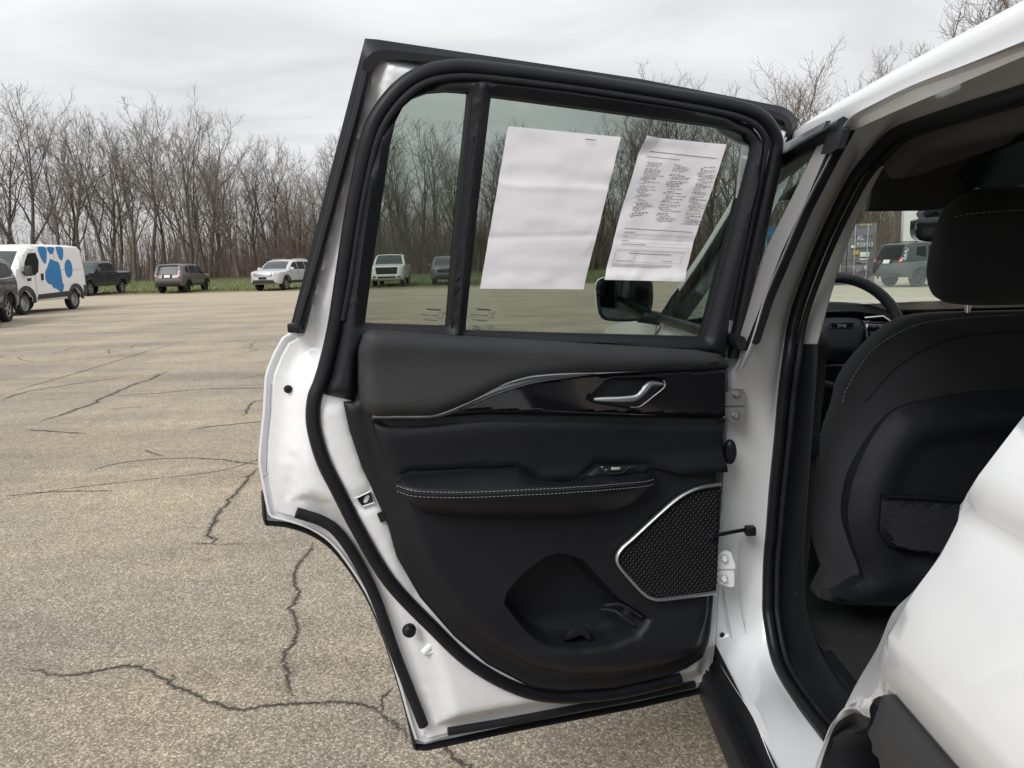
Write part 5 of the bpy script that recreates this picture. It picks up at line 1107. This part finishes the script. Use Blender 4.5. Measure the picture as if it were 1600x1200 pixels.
# --- pickups
PK = dict(prof=[(2.55,.42),(2.86,.48),(2.95,.72),(2.92,1.08),(2.80,1.24),(2.1,1.31),(1.42,1.36),(1.05,1.66),(.70,1.90),(.25,1.965),(-.55,1.96),(-.95,1.90),(-1.10,1.62),(-1.16,1.37),(-1.22,1.355),(-2.1,1.37),(-2.86,1.385),(-2.92,1.33),(-2.94,.75),(-2.86,.62)], W=1.01, k=.26, zb=1.30, R=.41, ax=(1.90,-1.75), clear=.52, rim=rimm, spokes=6, cf=.16, cr=.05, r=.07)
def pickup(label, loc, head, paint, grille, bump, group=None):
    v = Veh('pickup_truck', label, 'pickup', loc, head, PK, paint, group); v.across('windscreen', 6, 8, wglass, .92)
    v.side('window', [(.98,1.40),(.62,1.80),(.12,1.86),(.10,1.40)], dglass, .006, sm=False); v.side('window', [(.02,1.40),(.04,1.86),(-.62,1.85),(-.86,1.74),(-.92,1.42)], dglass, .006, sm=False)
    seams(v, (1.05, .06, -.92), .62, 1.38); v.side('bed_gap', [(-1.17,.65),(-1.14,.65),(-1.14,1.36),(-1.17,1.36)], seamm, .003, sm=False, skirt=.004)
    for x in (.25, -.72): v.side('door_handle', [(x,1.20),(x+.16,1.20),(x+.16,1.23),(x,1.23)], bump, .03, sm=False)
    v.end('grille', [(-.60,.80),(.60,.80),(.66,1.20),(-.66,1.20)], grille); v.end('headlamp', [(.66,.94),(.93,.98),(.95,1.16),(.68,1.18)], lamp, True, .014, mirror=True)
    v.end('front_bumper', [(-.93,.52),(.93,.52),(.95,.74),(-.95,.74)], bump, True, .05, skirt=.08); v.end('air_intake', [(-.55,.56),(.55,.56),(.50,.66),(-.50,.66)], dark, True, .056); v.end('fog_lamp', [(.66,.58),(.82,.58),(.82,.68),(.66,.68)], dark, True, .056, mirror=True)
    v.end('tail_lamp', [(.80,.95),(.98,.95),(.98,1.28),(.80,1.28)], redlamp, False, .012, mirror=True); v.end('rear_bumper', [(-.93,.58),(.93,.58),(.93,.76),(-.93,.76)], bump, False, .06, skirt=.08)
    for sg in (1, -1): V, F = boxmesh((1.02, sg * 1.10, 1.45), (.12, .22, .24), .04); new_obj('wing_mirror', V, F, cladm, v.root, True, 40, True)
    v.side('wheel_arch', [(-1.75 + r * math.cos(t), .41 + r * math.sin(t)) for r, ts in ((.53, np.linspace(0, math.pi, 11)), (.47, np.linspace(math.pi, 0, 11))) for t in ts], seamm, .01, sm=False)
    return v
p1 = pickup('dark navy pickup truck parked on the grass edge behind the van', (-24.75, 46.0), (.0, -1.0), mat('navy_paint', (.018, .020, .032), .25, coat=.6), chrome, mat('bumper_chrome', (.55, .55, .56), .25, metal=.9))
P_ = atY(597, 430, 47.0); p2 = pickup('white pickup truck with black grille seen through the small rear door pane', (P_[0] + .25, 49.2), (.05, -1.0), mat('truck_white', (.72, .72, .70), .3, coat=.5), dark, mat('truck_white', (.72, .72, .70), .3))
# --- compact and large SUVs
CS_ = dict(prof=[(1.85,.40),(2.06,.46),(2.13,.66),(2.10,.94),(1.98,1.04),(1.45,1.10),(1.00,1.14),(.74,1.40),(.50,1.58),(.20,1.665),(-.6,1.69),(-1.45,1.67),(-1.80,1.60),(-1.94,1.30),(-2.04,1.04),(-2.12,.86),(-2.13,.56),(-1.98,.42)], W=.90, k=.26, zb=1.02, R=.355, ax=(1.28,-1.29), clear=.40, rim=rimd, spokes=5, cf=.22, cr=.14, r=.08)
def compact(label, loc, head, paint, group=None):
    v = Veh('compact_suv', label, 'car', loc, head, CS_, paint, group); v.across('windscreen', 6, 8, wglass, .9); v.across('rear_window', 12, 14, dglass, .86)
    v.side('window', [(.86,1.13),(.62,1.42),(.40,1.54),(.02,1.57),(.02,1.13)], dglass, .006, sm=False); v.side('window', [(-.06,1.13),(-.06,1.57),(-.88,1.57),(-.98,1.13)], dglass, .006, sm=False); v.side('quarter_window', [(-1.08,1.14),(-1.02,1.55),(-1.42,1.52),(-1.52,1.22)], dglass, .006, sm=False)
    v.side('sill_cladding', [(.80,.40),(-.82,.40),(-.82,.56),(.80,.56)], cladm, .02, sm=False)
    for ax in CS_['ax']: v.side('wheel_arch', [(ax + r * math.cos(t), .355 + r * math.sin(t)) for r, ts in ((.52, np.linspace(-.1, math.pi + .1, 11)), (.43, np.linspace(math.pi + .1, -.1, 11))) for t in ts], cladm, .025, sm=False)
    seams(v, (.85, -.02, -.95), .58, 1.12)
    for x in (.12, -.80): v.side('door_handle', [(x,1.00),(x+.16,1.00),(x+.16,1.03),(x,1.03)], paint, .03, sm=False)
    v.end('tail_lamp', [(.60,.92),(.80,.92),(.80,1.13),(.60,1.13)], redlamp, False, .03, mirror=True); v.end('lamp_cross', [(.665,1.0),(.735,1.0),(.735,1.06),(.665,1.06)], lamp, False, .035, mirror=True); v.end('plate', [(-.17,.92),(.17,.92),(.17,1.06),(-.17,1.06)], platem, False, .02)
    v.end('rear_bumper', [(-.86,.42),(.86,.42),(.86,.70),(-.86,.70)], cladm, False, .03, skirt=.06); v.end('reflector', [(.62,.60),(.76,.60),(.76,.65),(.62,.65)], redlamp, False, .04, mirror=True); v.end('number_plate_recess', [(-.3,.88),(.3,.88),(.3,1.09),(-.3,1.09)], seamm, False, .012)
    for sg in (1, -1):
        tube_obj('roof_rail', smooth_curve([(.15, sg * .60, 1.70), (-.1, sg * .60, 1.745), (-1.1, sg * .59, 1.745), (-1.35, sg * .58, 1.70)], 4), .018, cladm, v.root, local=True, sides=6); V, F = boxmesh((.80, sg * .98, 1.17), (.12, .2, .15), .04); new_obj('wing_mirror', V, F, cladm, v.root, True, 40, True)
    v.end('headlamp', [(.52,.86),(.80,.86),(.80,1.0),(.52,1.0)], lamp, True, .014, mirror=True); v.end('grille', [(-.45,.86),(.45,.86),(.45,.98),(-.45,.98)], dark)
    return v
compact('grey compact SUV facing the wood, its tail and plate towards us', (-19.75, 47.1), (.02, 1.0), mat('warm_grey_paint', (.105, .098, .092), .3, coat=.5))
cj = compact('dark green-grey compact SUV seen through the windscreen beside the container', (16.75, 30.85), (.966, .26), mat('slate_paint', (.045, .055, .058), .35, coat=.4))
LS = dict(prof=[(2.20,.40),(2.42,.46),(2.50,.68),(2.47,.98),(2.34,1.10),(1.75,1.18),(1.22,1.24),(.86,1.48),(.50,1.68),(.15,1.76),(-.8,1.80),(-1.75,1.78),(-2.15,1.70),(-2.36,1.36),(-2.48,1.06),(-2.53,.82),(-2.52,.55),(-2.35,.42)], W=.985, k=.27, zb=1.10, R=.385, ax=(1.47,-1.40), clear=.42, rim=rimm, spokes=5, cf=.28, cr=.20, r=.09)
def large(label, loc, head, paint, style, group=None, rim=None):
    sp = dict(LS); sp['rim'] = rim or rimm; v = Veh('parked_suv', label, 'car', loc, head, sp, paint, group); v.across('windscreen', 6, 8, wglass, .92); v.across('rear_window', 12, 14, dglass, .86)
    v.side('window', [(.98,1.22),(.66,1.50),(.36,1.64),(.02,1.67),(.02,1.22)], dglass, .006, sm=False); v.side('window', [(-.06,1.22),(-.06,1.67),(-.95,1.67),(-1.02,1.22)], dglass, .006, sm=False); v.side('quarter_window', [(-1.10,1.23),(-1.02,1.66),(-1.85,1.62),(-2.02,1.32)], dglass, .006, sm=False)
    if style == 'dark': tube_obj('window_chrome', [(.95, v.half(.95, 1.2) + .01, 1.205), (-1.1, v.half(-1.1, 1.2) + .01, 1.205), (-1.95, v.half(-1.95, 1.25) + .005, 1.24), (-2.06, v.half(-2.06, 1.33) + .0, 1.33)], .012, chrome, v.root, local=True, sides=6)
    v.side('sill_cladding', [(.92,.42),(-.88,.42),(-.88,.58),(.92,.58)], cladm, .02, sm=False); seams(v, (.98, -.02, -1.0), .60, 1.20)
    for ax in sp['ax']: v.side('wheel_arch', [(ax + r * math.cos(t), .385 + r * math.sin(t)) for r, ts in ((.54, np.linspace(-.1, math.pi + .1, 11)), (.46, np.linspace(math.pi + .1, -.1, 11))) for t in ts], cladm if style != 'silver' else seamm, .02 if style != 'silver' else .004, sm=False)
    for x in (.12, -.85): v.side('door_handle', [(x,1.08),(x+.17,1.08),(x+.17,1.11),(x,1.11)], chrome if style == 'silver' else paint, .03, sm=False)
    if style == 'silver':
        for z in (.86, .94, 1.02): v.end('grille_bar', [(-.50,z-.022),(.50,z-.022),(.52,z+.022),(-.52,z+.022)], satin, True, .03)
        v.end('grille', [(-.54,.82),(.54,.82),(.56,1.06),(-.56,1.06)], dark); v.end('headlamp', [(.58,.88),(.92,.94),(.94,1.08),(.60,1.04)], amber, True, .018, mirror=True); v.end('plate_holder', [(-.24,.68),(.24,.68),(.24,.80),(-.24,.80)], dark, True, .035)
    else:
        v.end('grille', [(-.55,.80),(.55,.80),(.60,1.00),(-.60,1.00)], dark); v.end('headlamp', [(.62,.88),(.92,.90),(.92,1.0),(.62,1.0)], lamp, True, .014, mirror=True); v.end('hood_scoop', [(-.2,1.06),(.2,1.06),(.2,1.09),(-.2,1.09)], dark, True, .02)
    v.end('lower_bumper', [(-.90,.44),(.90,.44),(.92,.64),(-.92,.64)], cladm, True, .03, skirt=.06); v.end('rear_bumper', [(-.88,.44),(.88,.44),(.88,.72),(-.88,.72)], cladm, False, .03); v.end('tail_lamp', [(.62,1.0),(.90,1.0),(.90,1.14),(.62,1.14)], redlamp, False, .02, mirror=True)
    for sg in (1, -1):
        tube_obj('roof_rail', smooth_curve([(.1, sg * .64, 1.79), (-.2, sg * .64, 1.84), (-1.5, sg * .63, 1.84), (-1.8, sg * .62, 1.79)], 4), .02, satin if style == 'silver' else cladm, v.root, local=True, sides=6); V, F = boxmesh((.92, sg * 1.07, 1.26), (.13, .22, .17), .04); new_obj('wing_mirror', V, F, paint, v.root, True, 40, True)
    return v
large('silver SUV with pale headlamps parked facing us on the lot edge', (-13.75, 47.4), (-.20, -.98), mat('silver_paint', (.58, .59, .61), .28, metal=.25, coat=.5), 'silver')
P_ = atY(694, 430, 47.0); large('grey SUV parked facing us, seen through the small rear door pane', (P_[0], 49.6), (.06, -1.0), mat('steel_grey_paint', (.12, .13, .15), .3, metal=.3, coat=.5), 'grey')
large('dark grey SUV cut off by the left edge of the picture, only its tail showing', (-14.6, 20.15), (.27, -.96), mat('charcoal_paint', (.045, .047, .050), .28, metal=.2, coat=.6), 'dark')

# ================================================================== CONTAINERS AND TRAILER (seen through the windscreen)
def container(label, X1, Y, col, wide=2.44, H=2.59, L=6.06, marks=True):
    m = mat('container_paint_%d' % int(col[0] * 1000), col, .6, var=.15, vscale=3, bump=.1, bscale=30)
    r = thing('shipping_container', label, 'container', (X1 - wide / 2, Y, 0)); x0, x1 = -wide / 2, wide / 2
    def corr(name, a, b, nrm, n):
        V = []; F = []; pts = []
        for i in range(n):
            f0 = i / n
            for f, d in ((0, 0), (.25, 0), (.40, -.036), (.85, -.036)): pts.append((f0 + f / n, d))
        pts.append((1, 0))
        for f, d in pts:
            p = np.array(a) + (np.array(b) - np.array(a)) * f + np.array(nrm) * d; V += [(p[0], p[1], .16), (p[0], p[1], H - .1)]
        F = [(2 * i, 2 * i + 2, 2 * i + 3, 2 * i + 1) for i in range(len(pts) - 1)]; new_obj(name, V, F, m, r, False, local=True)
    corr('side_wall', (x0, L, 0), (x0, 0, 0), (-1, 0, 0), 20); corr('side_wall', (x1, 0, 0), (x1, L, 0), (1, 0, 0), 20); corr('end_wall', (x1, L, 0), (x0, L, 0), (0, 1, 0), 8)
    box('roof', (0, L / 2, H - .06), (wide - .04, L - .04, .05), m, r, local=True); box('floor', (0, L / 2, .14), (wide - .04, L - .04, .06), m, r, local=True)
    for x in (x0 + .05, x1 - .05): 
        for y in (.05, L - .05): box('corner_post', (x, y, H / 2), (.14, .14, H - .002), m, r, bev=.01, local=True)
    box('door_header', (0, .05, H - .10), (wide - .16, .12, .18), m, r, local=True); box('door_sill', (0, .05, .10), (wide - .16, .12, .17), m, r, local=True)
    for sg in (-1, 1):
        d = box('door', (sg * wide * .235, -.02, H / 2), (wide * .455, .05, H - .38), m, r, local=True)
        for z in (.6, 1.1, 1.6, 2.1): box('door_rib', (sg * wide * .235, -.055, z), (wide * .40, .03, .10), m, d, local=True)
        for k in (.12, .34): tube_obj('locking_bar', [(sg * wide * k, -.10, .10), (sg * wide * k, -.10, H - .08)], .022, mat('galvanised', (.55, .57, .58), .4, metal=.6), d, local=True, sides=8)
        box('handle', (sg * wide * .23, -.12, 1.0), (.45, .03, .04), mat('galvanised', (.55, .57, .58), .4), d, local=True)
    if marks:
        pm = mat('stencil_white', (.72, .72, .70), .7)
        lettering('stencil', 'KL', .26, (wide * .22, -.085, H - .62), (1, 0, 0), (0, 0, 1), pm, r, True); lettering('stencil', '920513', .24, (wide * .30, -.085, H - .90), (1, 0, 0), (0, 0, 1), pm, r, True)
        for x, z, w_, h_ in ((.24, 1.62, .2, .12), (.74, 1.28, .40, .20), (.72, 1.08, .38, .06), (.70, .96, .24, .08), (.82, .72, .12, .16), (.78, .26, .16, .07)): box('data_label', (x, -.082, z), (w_, .004, h_), pm, r, bev=.001, local=True)
        box('warning_label', (.36, -.082, 1.36), (.26, .004, .18), mat('label_yellow', (.5, .36, .05), .7), r, bev=.001, local=True)
        for k in range(5): box('hazard_stripe', (x1 - .22 - k * .11, -.012, H - .05), (.05, .012, .06), mat('hazard_yellow', (.65, .5, .05), .6), r, bev=.001, local=True)
    return r
P_ = atY(1365, 440, 33.5); container('purple-grey shipping container with lock bars, its doors towards us', P_[0], 33.5, (.17, .155, .175))
container('blue shipping container left of the purple-grey one', P_[0] - 2.55, 33.9, (.05, .14, .26), marks=False)
P_ = atY(1421, 400, 41.0)
tr_ = thing('box_trailer', 'white box trailer standing behind the compact SUV beyond the windscreen', 'trailer', (P_[0] + 1.25, 41.6, 0), -rad(29)); tw = mat('trailer_white', (.78, .79, .78), .4, var=.03)
box('cargo_box', (0, 3.5, 2.45), (2.6, 7.0, 2.9), tw, tr_, bev=.03, local=True); box('chassis', (0, 3.5, .85), (1.0, 7.0, .22), dark, tr_, local=True)
for x in (-1.27, 1.27): box('corner_rail', (x, -.01, 2.45), (.10, .06, 2.94), satin, tr_, local=True)
for y in (4.6, 5.8):
    for x in (-1.05, 1.05): V, F = lathe([(0, .1), (.28, .1), (.46, .12), (.5, .08), (.5, -.1), (.3, -.1)], (x, y, .5), (1 if x > 0 else -1, 0, 0), 20); new_obj('wheel', V, F, tyrem, tr_, True, 40, True)
box('landing_leg', (-.4, 1.0, .4), (.12, .12, .8), dark, tr_, local=True); box('landing_leg', (.4, 1.0, .4), (.12, .12, .8), dark, tr_, local=True)
